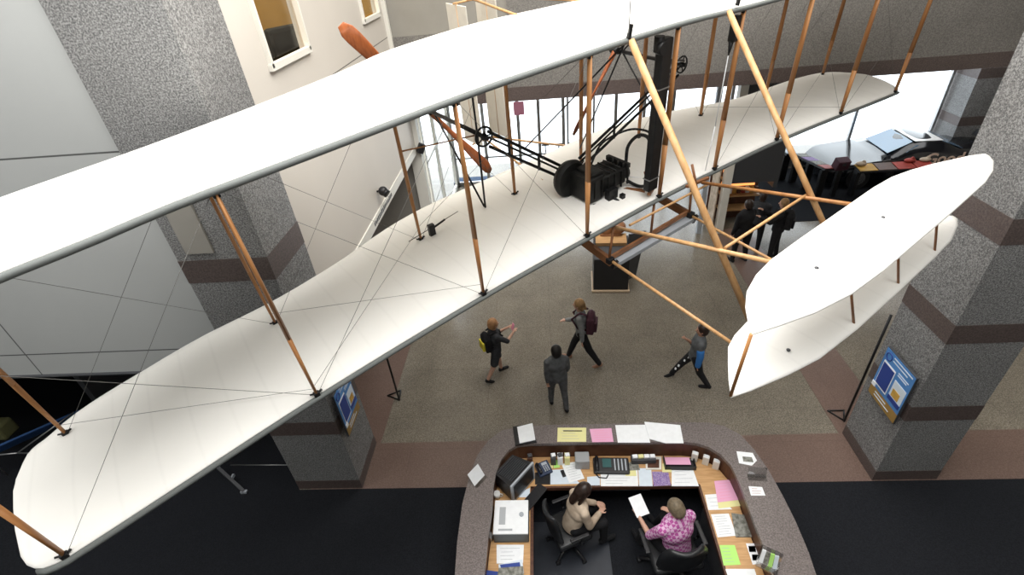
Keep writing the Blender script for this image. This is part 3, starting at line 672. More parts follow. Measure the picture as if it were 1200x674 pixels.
def person(label, loc, face, H, legs, arms, top, bottom, hair, skin, hairstyle='short', lean=0, sleeves='short', legwear='long', shoes='cloth_black', seat=None,
           bulk=1., head=(0, 0), kid=False, group=None, shirt_name='shirt', sleeve2=None, voxel=.011):
    """person looking along +Y of its own frame. legs: [(fwd, bend, out)] left,right; arms: [(fwd, out, bend, in)]"""
    t_body = MB()
    hd = H*(.150 if kid else .132)                     # head height
    z_hip = H*.515 if seat is None else seat+.09
    hipw, shw = .052*H*bulk, (.098 if kid else .105)*H*bulk
    spine = H*.30
    up = rotx(Vector((0, 0, 1)), -D(lean))
    hip = Vector((0, 0, z_hip)); chest = hip+up*spine*.62; neck = hip+up*spine
    R = .01*H
    headc = neck+up*(hd*.66)+Vector((0, .012, 0))
    hy, hp = D(head[0]), D(head[1])
    HR = Matrix.Rotation(hy, 3, 'Z') @ Matrix.Rotation(-hp, 3, 'X')
    # head with face
    hw = hd*.37
    T = t_body
    T.ball(headc, hd*.5, (.74, .84, 1), HR); T.ball(headc+HR@Vector((0, hd*.10, -hd*.22)), hd*.30, (.85, .95, .95), HR)
    T.capsule(headc+HR@Vector((0, hd*.40, 0)), headc+HR@Vector((0, hd*.475, -hd*.10)), hd*.035, hd*.055)
    for s in (-1, 1): T.ball(headc+HR@Vector((s*hd*.375, -.0*hd, -hd*.03)), hd*.11, (.35, .7, 1), HR)
    T.capsule(neck-up*.02, headc-up*hd*.2, .036*H*.95, .034*H*.9)
    # torso
    for (p, r, sx, sy) in ((hip, .078*H, 1.18, .85), (hip+up*spine*.3, .070*H, 1.12, .82), (chest, .080*H, 1.2, .82), (neck-up*.055*H, .062*H, 1.45, .75)):
        T.ball(p, r*bulk, (sx, sy, 1.0), Matrix.Rotation(-D(lean), 3, 'X'))
    T.rod(hip, neck-up*.04*H, .072*H*bulk, .068*H*bulk, flat=1.1)
    legpts = []; armpts = []
    for s, (fw, bend, out) in zip((-1, 1), legs):
        h = hip+Vector((s*hipw, 0, 0))
        d1 = rotzv(rotx(Vector((0, 0, -1)), D(fw)), 0); d1 = (d1+Vector((s*math.sin(D(out)), 0, 0))).normalized()
        knee = h+d1*.245*H
        d2 = rotx(Vector((0, 0, -1)), D(fw-bend)); d2 = (d2+Vector((s*math.sin(D(out*.3)), 0, 0))).normalized()
        ank = knee+d2*.232*H
        legpts.append((h, knee, ank))
    # plant the feet: the lowest ankle ends at the right height above the floor
    lowest = min(l[2].z for l in legpts); shift = .045*H*.9-lowest if seat is None else 0
    toes = []
    for s, (h, knee, ank), (fw, bend, out) in zip((-1, 1), legpts, legs):
        T.capsule(h, knee, .056*H*bulk, .034*H); T.capsule(knee, ank, .034*H, .022*H)
        pitch = 0 if ank.z-lowest < .03 else -D(35)
        fd = rotx(Vector((0, 1, 0)), pitch); toe = ank+fd*.095*H+Vector((0, 0, -.028*H)); heel = ank-fd*.02*H+Vector((0, 0, -.024*H))
        T.capsule(heel, toe, .020*H, .017*H); toes.append((heel, toe))
    for s, (fw, out, bend, inw) in zip((-1, 1), arms):
        sh = neck-up*.055*H+Vector((s*shw, 0, 0))
        d1 = rotx(Vector((0, 0, -1)), D(fw+0)); d1 = (d1+Vector((s*math.sin(D(out)), 0, 0))).normalized()
        el = sh+d1*.168*H
        d2 = rotx(Vector((0, 0, -1)), D(fw+bend)); d2 = (d2+Vector((-s*math.sin(D(inw)), 0, 0))).normalized()
        wr = el+d2*.142*H
        T.capsule(sh, el, .031*H*bulk, .023*H); T.capsule(el, wr, .023*H, .0155*H)
        side = d2.cross(Vector((1, 0, 0))).normalized() if abs(d2.x) < .9 else Vector((0, 1, 0))
        lat = d2.cross(side).normalized()
        k = H/1.7; palm = wr+d2*.045*k
        T.ball(palm, .040*k, (.95, .45, 1.05), Matrix((lat, side, d2)).transposed())
        for q, (off, ln) in enumerate(((-.027, .062), (-.009, .072), (.009, .068), (.026, .054))):
            a0 = palm+d2*.030*k+lat*off*k; a1 = a0+(d2*.85+side*.2).normalized()*ln*.55*k; a2 = a1+(d2*.7+side*.6).normalized()*ln*.45*k
            T.capsule(a0, a1, .0095*k, .0085*k); T.capsule(a1, a2, .0085*k, .0075*k)
        th0 = palm-d2*.012*k-lat*.030*k; th1 = th0+(d2*.6-lat*.7).normalized()*.035*k; T.capsule(th0, th1, .011*k, .0095*k); T.capsule(th1, th1+d2*.022*k, .0095*k, .008*k)
        armpts.append((sh, el, wr, palm, d2))
    root = empty('person', Vector(loc)+Vector((0, 0, 0)), face, label, 'person', group)
    ez = [headc+HR@Vector((s*hd*.155, hd*.40, hd*.02)) for s in (-1, 1)]; mo = headc+HR@Vector((0, hd*.42, -hd*.23))
    def cls(c):
        for e in ez:
            if (c-e).length < hd*.062: return 1
        if abs((c-mo).z) < hd*.03 and (c-mo).length < hd*.12: return 2
        return 0
    body = remeshed(T, 'body', .0085, None, root, 3, cls, [skin, M['eye'], M['lip']])
    # clothes
    g = .012
    S = MB()
    for (p, r, sx, sy) in ((hip+up*.0, .080*H, 1.2, .9), (hip+up*spine*.3, .074*H, 1.14, .88), (chest, .086*H, 1.24, .92), (neck-up*.058*H, .068*H, 1.45, .90)):
        S.ball(p, r*bulk+g+.006, (sx, sy, 1.0), Matrix.Rotation(-D(lean), 3, 'X'))
    S.rod(hip-up*.04*H, neck-up*.06*H, .078*H*bulk+g, .072*H*bulk+g, flat=1.12, seg=18)
    for (sh, el, wr, palm, d2) in armpts:
        S.capsule(sh, el, .033*H*bulk+g, .026*H+g)
        if sleeves == 'long': S.capsule(el, wr-(wr-el)*.05, .026*H+g, .019*H+g*.8)
    remeshed(S, shirt_name, .012, top, root, 5)
    if sleeve2:
        s2 = MB(); (sh, el, wr, palm, d2) = armpts[sleeve2[0]]
        s2.capsule(sh+(el-sh)*.5, el, .034*H+g, .03*H+g); s2.capsule(el, wr, .03*H+g, .022*H+g); remeshed(s2, 'sleeve', .012, sleeve2[1], root, 3)
    Pn = MB(); Pn.ball(hip-up*.01, .082*H*bulk+.006, (1.2, .92, .95))
    for (h, knee, ank) in legpts:
        if legwear == 'long': Pn.capsule(h, knee, .058*H*bulk+.010, .037*H+.010); Pn.capsule(knee, ank, .037*H+.010, .026*H+.008)
        else: Pn.capsule(h, h+(knee-h)*.86, .060*H*bulk+.012, .046*H+.014)
    remeshed(Pn, 'trousers' if legwear == 'long' else 'shorts', .012, bottom, root, 4)
    for (heel, toe) in toes:
        Sh = MB(); Sh.capsule(heel+Vector((0, 0, .004)), toe+Vector((0, 0, .002)), .026*H, .021*H); Sh.capsule(heel, heel+(toe-heel)*.2+Vector((0, 0, .03*H)), .026*H, .022*H)
        remeshed(Sh, 'shoe', .01, M[shoes], root, 3)
    Hr = MB(); hs = 1.0
    Hr.ball(headc+HR@Vector((0, -hd*.085, hd*.10)), hd*.53, (.82, .88, .98), HR)
    Hr.ball(headc+HR@Vector((0, -hd*.17, -hd*.07)), hd*.46, (.90, .86, 1.0), HR)
    if hairstyle == 'long':
        for k in range(6): Hr.ball(headc+HR@Vector((0, -hd*(.28-.01*k), -hd*(.1+.17*k))), hd*(.36-.015*k), (1.0, .6, .8), HR)
        for s in (-1, 1): Hr.capsule(headc+HR@Vector((s*hd*.34, -hd*.05, 0)), headc+HR@Vector((s*hd*.36, hd*.06, -hd*.85)), hd*.15, hd*.10)
    if hairstyle == 'tail':
        Hr.capsule(headc+HR@Vector((0, -hd*.45, hd*.15)), headc+HR@Vector((0, -hd*.62, -hd*.45)), hd*.14, hd*.09)
        Hr.ball(headc+HR@Vector((0, -hd*.30, -hd*.35)), hd*.30, (.9, .7, 1.1), HR)
    remeshed(Hr, 'hair', .009, hair, root, 2)
    if seat is None: root.location.z += shift
    return root, dict(hip=hip, chest=chest, neck=neck, head=headc, arms=armpts, legs=legpts, H=H, up=up, shift=shift if seat is None else 0)
def to_world(root, p): return root.location + Matrix.Rotation(root.rotation_euler.z, 3, 'Z') @ Vector(p)
def backpack(root, info, col, accent, label, name='backpack'):
    H = info['H']; c = info['chest']
    t = empty(name, to_world(root, (0, 0, 0)), root.rotation_euler.z, label, 'backpack')
    mb = MB(); cc = Vector((0, c.y-.115*H, c.z-.02*H)); mb.ball(cc, .13*H, (.82, .46, 1.15)); mb.box(cc+Vector((0, 0, -.03*H)), (.19*H, .085*H, .22*H), None, None, .02)
    remeshed(mb, 'pack_body', .01, col, t, 4)
    mb = MB(); mb.box(cc+Vector((0, -.058*H, -.045*H)), (.14*H, .035*H, .13*H), None, None, .012); mb.build('front_pocket', accent, t)
    for s in (-1, 1):
        mb = MB(); pts = [(s*.06*H, c.y-.08*H, c.z+.10*H), (s*.068*H, c.y+.0*H, c.z+.128*H), (s*.066*H, c.y+.095*H, c.z+.03*H), (s*.07*H, c.y+.02*H, c.z-.10*H), (s*.07*H, c.y-.09*H, c.z-.11*H)]
        mb.tube(pts, .011*H); mb.build('shoulder_strap', col, t)
    return t

def fdir(u1, v1, u2, v2):                # heading on the floor between two measured floor points
    a, c = wz(u1, v1), wz(u2, v2); return math.atan2(c.y-a.y, c.x-a.x)-PI/2
# boy on the left with yellow pack, hands raised to a phone
r1, i1 = person('young boy with strawberry blond hair, dark shirt and shorts, raising both hands', wz(584, 440), D(-62), 1.42,
    [(14, 8, 4), (-16, 14, 4)], [(48, 8, 72, 24), (52, 8, 66, 24)], M['cloth_dark'], M['cloth_dark'], M['ginger'], M['skinpale'], legwear='short', kid=True, lean=2)
backpack(r1, i1, M['cloth_black'], M['packyellow'], 'black backpack with yellow pocket worn by the boy with raised hands')
pm = (i1['arms'][0][3]+i1['arms'][1][3])/2+Vector((0, .02, .03))
mb = MB(); mb.box((0, 0, 0), (.075, .012, .14), (-.3, 0, 0), None, .003); o = mb.build('phone', M['signpink'], None, to_world(r1, pm), (0, 0, r1.rotation_euler.z)); tag(o, 'small phone held up in the hands of the boy with strawberry blond hair', 'phone')
# woman walking left
r2, i2 = person('woman with blond ponytail in grey top and black leggings striding to the left', wz(682, 424), D(78), 1.63,
    [(-22, 10, 3), (24, 6, 3)], [(-12, 6, 12, 0), (14, 10, 66, 5)], M['cloth_lightgrey'], M['cloth_black'], M['blond'], M['skinpale'], hairstyle='tail', sleeves='long', lean=5, bulk=.86, shoes='tanshoe')
backpack(r2, i2, M['packmaroon'], M['packmaroon'], 'dark maroon backpack worn by the striding blond woman')
# boy in the middle, seen from behind
r3, i3 = person('boy with short black hair and loose grey hooded top walking away near the desk', wz(654, 474), D(12), 1.42,
    [(10, 8, 3), (-12, 10, 3)], [(-10, 8, 14, 4), (8, 10, 18, 4)], M['cloth_grey'], M['cloth_grey'], M['blackhair'], M['skin'], sleeves='long', kid=True, bulk=1.14)
# boy on the right, long stride to the left
r4, i4 = person('boy in grey shirt with blue sleeve and black patterned trousers striding left', wz(810, 448), D(80), 1.45,
    [(-16, 16, 3), (33, 4, 3)], [(-4, 10, 8, 0), (22, 4, 118, 24)], M['cloth_grey'], M['cloth_black'], M['brownhair'], M['skin'], sleeves='short', kid=True, lean=-4, sleeve2=None)
r4_children = [c for c in r4.children]
sl = MB(); (sh, el, wr, palm, d2) = i4['arms'][0]; sl.capsule(sh+(el-sh)*.55, el, .038*1.45+.012, .036*1.45+.01); sl.capsule(el, wr, .036*1.45+.01, .028*1.45+.01); remeshed(sl, 'blue_sleeve', .011, M['cloth_blue'], r4, 3)
h, kn, an = i4['legs'][1]; mb = MB()
for k in range(4):
    p = h+(kn-h)*(.35+.3*k) if k < 2 else kn+(an-kn)*(.15+.3*(k-2)); mb.box(p+Vector((-.055+.008*k, .03, .0)), (.03, .06, .045), (.3, 0, .4*k), None, .008)
mb.build('white_leg_print', M['paper'], r4)
# three visitors by the far shop
person('visitor in dark clothes with short dark hair nearest the orange shop display', wz(864, 305), D(25), 1.68, [(4, 4, 5), (-4, 4, 5)], [(5, 8, 10, 0), (10, 8, 20, 0)], M['cloth_black'], M['cloth_black'], M['brownhair'], M['skin'], sleeves='long', bulk=1.15)
person('visitor in dark clothes standing in the middle of the far group', wz(881, 291), D(-30), 1.60, [(4, 4, 5), (-4, 4, 5)], [(30, 8, 60, 10), (15, 8, 30, 0)], M['cloth_dark'], M['cloth_black'], M['brownhair'], M['skin'], sleeves='long', bulk=1.05)
r7, i7 = person('visitor with blond hair and black clothes at the right of the far group', wz(903, 303), D(60), 1.66, [(4, 4, 5), (-4, 4, 5)], [(40, 8, 70, 10), (45, 8, 70, 10)], M['cloth_black'], M['cloth_black'], M['blond'], M['skinpale'], sleeves='long')
backpack(r7, i7, M['cloth_black'], M['cloth_black'], 'black backpack worn by the blond visitor of the far group')

# ================================================================== RECEPTION DESK
CZ, WZ = 1.08, .75
OUT = [(-1.14, 1.9), (-1.20, 2.6), (-1.235, 3.2), (-1.23, 3.7), (-1.18, 4.12), (-1.10, 4.45), (-.96, 4.70), (-.78, 4.87), (-.52, 4.93), (-.12, 4.95), (.62, 4.945), (1.25, 4.945), (1.85, 4.94), (2.2, 4.925), (2.40, 4.86), (2.58, 4.70), (2.68, 4.45), (2.75, 4.12), (2.785, 3.75), (2.80, 3.4), (2.79, 3.05), (2.74, 2.6), (2.62, 1.9)]
INN = [(-.84, 1.9), (-.875, 2.6), (-.865, 3.15), (-.84, 3.6), (-.84, 3.95), (-.82, 4.15), (-.76, 4.36), (-.66, 4.52), (-.54, 4.60), (-.35, 4.62), (-.13, 4.62), (.6, 4.62), (1.2, 4.61), (1.76, 4.60), (1.95, 4.57), (2.10, 4.50), (2.22, 4.38), (2.30, 4.2), (2.32, 3.95), (2.32, 3.6), (2.32, 3.2), (2.31, 2.6), (2.25, 1.9)]
desk = empty('reception_desk', (.8, 3.6, 0), 0, 'curved stone topped reception desk with inner wooden worktop', 'desk')
def dp(p): return (p[0]-.8, p[1]-3.6)
def ring(name, A, B, z0, z1, m):
    mb = MB(); bm = mb.bm; a0 = [bm.verts.new((*dp(p), z0)) for p in A]; a1 = [bm.verts.new((*dp(p), z1)) for p in A]; b0 = [bm.verts.new((*dp(p), z0)) for p in B]; b1 = [bm.verts.new((*dp(p), z1)) for p in B]
    for i in range(len(A)-1):
        bm.faces.new((a1[i], a1[i+1], b1[i+1], b1[i])); bm.faces.new((a0[i], b0[i], b0[i+1], a0[i+1])); bm.faces.new((a0[i], a0[i+1], a1[i+1], a1[i])); bm.faces.new((b0[i], b1[i], b1[i+1], b0[i+1]))
    bm.faces.new((a0[0], a1[0], b1[0], b0[0])); bm.faces.new((a0[-1], b0[-1], b1[-1], a1[-1]))
    return mb.build(name, m, desk)
def mixp(A, B, t): return [(a[0]+(b_[0]-a[0])*t, a[1]+(b_[1]-a[1])*t) for a, b_ in zip(A, B)]
ring('counter_top', OUT, INN, CZ-.05, CZ, M['counter'])
ring('outer_wall', mixp(OUT, INN, .12), mixp(OUT, INN, .55), 0.006, CZ-.05, M['woodpanel'])
ring('inner_wall', mixp(OUT, INN, .55), mixp(OUT, INN, .93), WZ-.03, CZ-.05, M['woodpanel'])
EDGE = []
for p in INN:
    x = max(-.37, min(1.92, p[0])); EDGE.append((-.37 if p[0] < -.3 or x < -.36 else x, 4.15))
EDGE = [(-.37, p[1]) if i <= 5 else ((-.37, 4.15) if i <= 9 else ((1.92, 4.15) if i in (14, 15, 16, 17) else (1.92 if i > 17 else x_, p[1] if i > 17 else 4.15))) for i, (p, x_) in enumerate(zip(INN, [0]*9+[-.37, -.13, .6, 1.2, 1.76, 0, 0, 0, 0]+[0]*5))]
EDGE[9] = (-.35, 4.15)
for i in range(18, 23): EDGE[i] = (1.92, min(4.15, INN[i][1]))
ring('worktop', mixp(OUT, INN, .95), EDGE, WZ-.035, WZ, M['oak'])
mb = MB(); mb.span(-.37-.8, -.33-.8, 1.9-3.6, 4.15-3.6, WZ-.06, WZ+.002); mb.span(-.37-.8, 1.92-.8, 4.13-3.6, 4.16-3.6, WZ-.06, WZ+.002); mb.span(1.90-.8, 1.93-.8, 1.9-3.6, 4.15-3.6, WZ-.06, WZ+.002); mb.build('worktop_edge', M['woodpanel'], desk)
mb = MB(); mb.span(-.80-.8, -.42-.8, 1.95-3.6, 3.9-3.6, .01, WZ-.06, M['darkgrey']); mb.build('drawer_unit', None, desk)
mb = MB()
for k in range(4): mb.span(-.42-.8, -.405-.8, 2.1+.45*k-3.6, 2.5+.45*k-3.6, .45, .66)
mb.build('drawer_front', M['darkgrey'], desk)
mb = MB()
for k in range(4): mb.rod((-.38-.8, 2.22+.45*k-3.6, .58), (-.38-.8, 2.38+.45*k-3.6, .58), .008)
mb.build('drawer_handle', M['steel'], desk)
mb = MB(); mb.span(1.97-.8, 2.28-.8, 1.95-3.6, 4.0-3.6, .01, WZ-.06); mb.build('cabinet', M['darkgrey'], desk)
mb = MB()
for k in range(5): mb.span(.45-.8, 1.35-.8, 4.40-3.6, 4.42-3.6, .25+.07*k, .27+.07*k)
mb.build('vent_grille', M['steel'], desk)
mb = MB(); mb.span(-.38, .68, 2.2, 4.07, .006, .012); tag(mb.build('chair_mat', M['mat_blue']), 'blue grey chair mat under the chair of the woman in tan', 'mat')
mb = MB(); mb.span(.72, 1.9, 2.2, 4.07, .006, .011); tag(mb.build('chair_mat', M['carpet']), 'black chair mat under the chair of the grey haired person', 'mat')

# --- flat and boxy things on the desk
def poly_obj(name, label, cat, pix, z, t, m, lines=None, group=None, ink='alu', extra=None):
    pts = [wz(u, v, z) for u, v in pix]; c = sum(pts, Vector())/len(pts); c.z = z
    loc = [(p.x-c.x, p.y-c.y) for p in pts]
    area = sum(loc[i][0]*loc[(i+1) % len(loc)][1]-loc[(i+1) % len(loc)][0]*loc[i][1] for i in range(len(loc)))
    if area < 0: loc = loc[::-1]
    mb = MB(); mb.prism(loc, 0.001, t, m)
    if lines:
        p0, p1, p2, p3 = [Vector((p.x-c.x, p.y-c.y, t+.0006)) for p in pts[:4]]
        for k in range(lines):
            f = (k+1)/(lines+1); a = p0.lerp(p3, f); b_ = p1.lerp(p2, f); e = .12+.08*random.random(); e2 = .55+.35*random.random()
            A, B = a.lerp(b_, e), a.lerp(b_, e2); w = (p3-p0).normalized()*.0022
            mb.quad((A-w, B-w, B+w, A+w), M[ink])
    o = mb.build(name, None, None, c); tag(o, label, cat, group)
    return o, pts, c
P_ = M['paper']
poly_obj('folder', 'black folder under the white notepad at the left of the counter', 'folder', [(601, 501), (622, 498), (629, 519), (604, 523)], CZ, .02, M['blackplastic'])
poly_obj('notepad', 'white notepad lying on a black folder on the stone counter', 'notepad', [(606, 501), (624, 496.5), (627.5, 516), (609, 520)], CZ+.021, .012, P_)
poly_obj('clipboard_form', 'pale yellow form with a black top bar on the stone counter', 'paper', [(653.5, 501.5), (687, 501.5), (687, 518), (653, 518)], CZ, .004, M['yellow'], 4)
mb = MB(); a = wz(660, 505, CZ+.012); c_ = wz(682, 505, CZ+.012); mb.rod(a-a, c_-a, .006); tag(mb.build('pen', M['ink'], None, a), 'black pen lying across the yellow form', 'pen')
poly_obj('leaflet', 'pink sheet of paper on the stone counter', 'paper', [(691, 503), (716.5, 502), (719, 518), (694, 518.5)], CZ, .003, M['pink'], 5, ink='signpink')
poly_obj('document', 'wide blank white sheet on the counter beside the pink sheet', 'paper', [(721, 498.5), (757, 498), (762, 519), (724, 519)], CZ, .004, P_)
poly_obj('booklet', 'white open booklet with small dark mark at the right of the counter front', 'booklet', [(755, 495), (797, 499), (801, 520), (780, 520), (761, 515)], CZ+.006, .014, P_)
def card_stand(label, pix, hgt, m, name='sign_holder', tilt=0.0):
    a, b2 = wz(*pix[0], CZ), wz(*pix[1], CZ); d = (b2-a); n = Vector((-d.y, d.x, 0)).normalized()
    t = empty(name, (a+b2)/2, 0, label, 'sign holder'); h = d/2
    mb = MB(); top = Vector((0, 0, hgt))+n*tilt
    mb.slab([-h, h, h+top, -h+top], .003, m); mb.build('sheet', None, t)
    mb = MB(); mb.slab([-h-n*.05, h-n*.05, h+n*.05, -h+n*.05], .004, M['acrylic']); mb.build('base', None, t); return t
card_stand('white tilted card standing at the left bend of the counter', [(556, 570), (568, 557)], .17, P_, tilt=.10)
pc_, _, pcc = poly_obj('postcard', 'white card with a dark picture at the right bend of the counter', 'card', [(863, 529), (882, 531), (887, 540), (881, 546), (866, 543)], CZ, .003, P_)
o_, _, c_ = poly_obj('print', None, None, [(870, 535), (881, 536), (883, 542), (871, 541)], CZ+.004, .002, M['greyprint']); o_.parent = pc_; o_.location = c_-pcc
card_stand('clear acrylic stand at the right bend of the counter', [(876, 559), (898, 560)], .14, M['acrylic'], tilt=.05)
o_, p_, c_ = poly_obj('leaflet', 'small white and red card on the right side of the counter', 'card', [(877, 570), (893, 571), (897, 581), (880, 581)], CZ, .003, P_, 3, ink='redprint')
# brochure holder lower right
t = empty('brochure_holder', wz(899, 663, CZ), D(-30), 'brochure rack of coloured leaflets on the right side of the counter', 'brochure rack')
mb = MB(); mb.box((0, 0, .01), (.22, .14, .02)); mb.box((0, .06, .10), (.22, .01, .2), (-.3, 0, 0)); mb.build('rack', M['acrylic'], t)
for k, m_ in enumerate(('paper', 'greyprint', 'green', 'paperblue')): mb = MB(); mb.box((-.07+.045*k, .02, .10), (.04, .012, .18), (-.3, 0, .1*k)); mb.build('leaflet', M[m_], t)
# worktop, front run
t = empty('switchboard_phone', (wz(714, 534, WZ).x, 4.44, WZ), D(-2), 'large black switchboard telephone on the worktop behind the pink sheet', 'telephone')
mb = MB(); mb.box((0, 0, .035), (.50, .24, .06), (.15, 0, 0), None, .02); mb.build('body', M['blackplastic'], t)
mb = MB(); mb.box((-.06, .02, .075), (.12, .13, .01), (.15, 0, 0)); mb.build('screen', mat('green_screen', (.02, .09, .09), .3), t)
for k in range(4): mb = MB(); mb.box((.05+.05*k, .0, .072), (.016, .17, .008), (.15, 0, 0)); mb.build('button_strip', M['alu'], t)
mb = MB(); mb.tube([(-.22, -.12, .02), (-.18, -.17, .01), (-.08, -.18, .01), (-.05, -.13, .02)], .008); mb.build('cord', M['blackplastic'], t)
mb = MB(); mb.capsule((-.2, -.09, .08), (-.2, .10, .08), .028, .028); mb.build('handset', M['blackplastic'], t)
t = empty('file_tray', (wz(681, 532, WZ).x, 4.50, WZ), 0, 'grey upright file tray on the worktop left of the switchboard telephone', 'tray')
mb = MB(); mb.box((0, 0, .09), (.20, .17, .18), None, None, .01); mb.build('tray', mat('grey_tray', (.33, .34, .35), .5), t)
t = empty('desk_phone', (wz(637, 540, WZ).x, 4.42, WZ), D(25), 'dark blue desk telephone beside the computer monitor', 'telephone')
mb = MB(); mb.box((0, 0, .03), (.20, .20, .05), (.2, 0, 0), None, .012); mb.build('body', mat('dark_blue_plastic', (.02, .035, .08), .35), t)
mb = MB(); mb.capsule((-.07, -.07, .085), (-.07, .07, .085), .024, .024); mb.build('handset', M['blackplastic'], t)
mb = MB(); mb.box((.03, .05, .065), (.08, .04, .01), (.2, 0, 0)); mb.build('display', M['alu'], t)
mb = MB()
for i in range(3):
    for j in range(4): mb.box((.0+.03*i, .01-.025*j, .062), (.018, .014, .01), (.2, 0, 0))
mb.build('keypad', M['alu'], t)
for k, (u, v, m_, lab) in enumerate(((621, 528, 'woodpanel', 'brown pen pot next to the monitor at the inner wall'), (648, 529, 'darkgrey', 'dark letter holder next to the desk telephone'), (656, 529, 'paper', 'white box of cards between the dark letter holder and the grey file tray'), (664, 528, 'yellow', 'cream card box left of the grey file tray'))):
    t = empty('desk_organizer', (wz(u, v, .85).x, 4.54, WZ), 0, lab, 'organizer'); mb = MB(); mb.box((0, 0, .08), (.075, .10, .16), None, None, .004); mb.build('box', M[m_], t)
    mb = MB(); mb.box((0, 0, .16), (.06, .05, .06), (.2, .1, .3)); mb.build('contents', M['paper' if k % 2 else 'darkgrey'], t)
poly_obj('sticky_note', 'yellow sticky note on the worktop beside the desk telephone', 'note', [(641, 543), (648, 543), (648, 549), (641, 549)], WZ, .006, M['yellow'])
poly_obj('sticky_note', 'green sticky note next to the yellow one near the desk telephone', 'note', [(648.5, 540), (655, 539), (656, 548), (649, 549)], WZ, .006, M['green'])
poly_obj('document', 'white sheet on the worktop behind the seated woman, under the printed page', 'paper', [(645, 551), (662, 550), (680, 567), (645, 568)], WZ, .002, M['paperblue'])
poly_obj('document', 'printed white page lying askew above the head of the seated woman', 'paper', [(658, 544), (676, 541), (685, 561), (667, 566)], WZ+.003, .003, P_, 7)
poly_obj('photo_print', 'black square photograph near the left end of the front worktop', 'photograph', [(627, 554), (645, 554), (645, 568), (627, 568)], WZ, .004, M['blackplastic'])
mb = MB(); a = wz(660, 555, WZ+.01); mb.box((0, 0, 0), (.05, .11, .02), (0, 0, .3), None, .006); tag(mb.build('stapler', M['blackplastic'], None, a), 'small black stapler on the papers behind the seated woman', 'stapler')
poly_obj('document', 'bluish sheet right of the seated woman on the worktop edge', 'paper', [(688, 559), (703, 558), (703, 570), (688, 570)], WZ, .002, M['paperblue'])
poly_obj('document', 'large white printed sheet in the middle of the front worktop', 'paper', [(703.5, 548), (747, 548), (748, 570), (704, 570)], WZ+.001, .004, P_, 6)
poly_obj('sticky_note', 'yellow note lying on the large printed sheet', 'note', [(734, 551), (745, 551), (746, 558), (733, 558)], WZ+.006, .003, M['yellow'])
poly_obj('document', 'white sheet between the printed sheet and the purple card', 'paper', [(748, 549), (763, 549), (765, 570), (749, 570)], WZ, .003, M['paperblue'])
poly_obj('leaflet', 'purple patterned card on the edge of the front worktop', 'card', [(764, 553), (783, 553), (786, 569), (766, 570)], WZ, .004, M['purple'])
poly_obj('document', 'white sheet at the right end of the front worktop', 'paper', [(787, 549), (811, 547), (819, 570), (787, 570)], WZ, .003, P_, 4)
t, _, tc_ = poly_obj('framed_photograph', 'small photograph in a white frame on the front worktop', 'photograph', [(756, 536), (775, 536), (775, 551), (757, 551)], WZ, .015, M['white_trim'])
o_, _, c_ = poly_obj('print', None, None, [(758.5, 538.5), (772.5, 538.5), (772.5, 548.5), (759, 548.5)], WZ+.016, .002, M['woodpanel']); o_.parent = t; o_.location = c_-tc_
poly_obj('sticky_note', 'cream note pad right of the framed photograph', 'note', [(776, 544), (786, 544), (787, 554), (776, 554)], WZ, .012, M['yellow'])
t = empty('paper_tray', (wz(794, 534, WZ+.05).x, 4.47, WZ), D(-2), 'black paper tray with a pink sheet on the front worktop', 'tray')
mb = MB(); mb.box((0, 0, .01), (.42, .19, .015)); mb.box((0, -.09, .04), (.42, .012, .07)); mb.box((-.205, 0, .04), (.012, .19, .07)); mb.box((.205, 0, .04), (.012, .19, .07)); mb.build('tray', M['blackplastic'], t)
mb = MB(); mb.box((-.02, .02, .05), (.34, .12, .008)); mb.build('sheet', M['pink'], t)
t = empty('letter_rack', (wz(752, 526, WZ+.1).x, 4.53, WZ), 0, 'low dark rack with cream envelopes between the switchboard telephone and the black paper tray', 'rack')
mb = MB(); mb.box((0, 0, .05), (.34, .10, .09), None, None, .006); mb.build('rack', M['darkgrey'], t)
for k in range(4): mb = MB(); mb.box((-.12+.08*k, .0, .11), (.07, .05, .05), (.2, .05*k, .1)); mb.build('envelope', M['yellow' if k == 1 else 'paper'], t)
poly_obj('document', 'crumpled pale paper with green print beside the switchboard telephone', 'paper', [(733, 543), (747, 540), (750, 551), (737, 552)], WZ+.006, .004, M['greyprint'])
for (u, v, lab) in ((816, 523, 'first cream note box under the right inner bend of the counter'), (829, 527, 'second white note box under the right inner bend of the counter'), (841, 532, 'third white note box under the right inner bend of the counter')):
    t = empty('note_box', wz(u, v+3, WZ+.16), D(-25), lab, 'box', 'note boxes under the right bend'); t.location.z = WZ+.001; t.location.y -= .07; t.location.x -= .03
    mb = MB(); mb.box((0, 0, .08), (.085, .06, .16), None, None, .005); mb.build('box', M['white_trim'], t)
    mb = MB(); mb.box((0, 0, .162), (.06, .05, .006)); mb.build('notes', M['paper'], t)
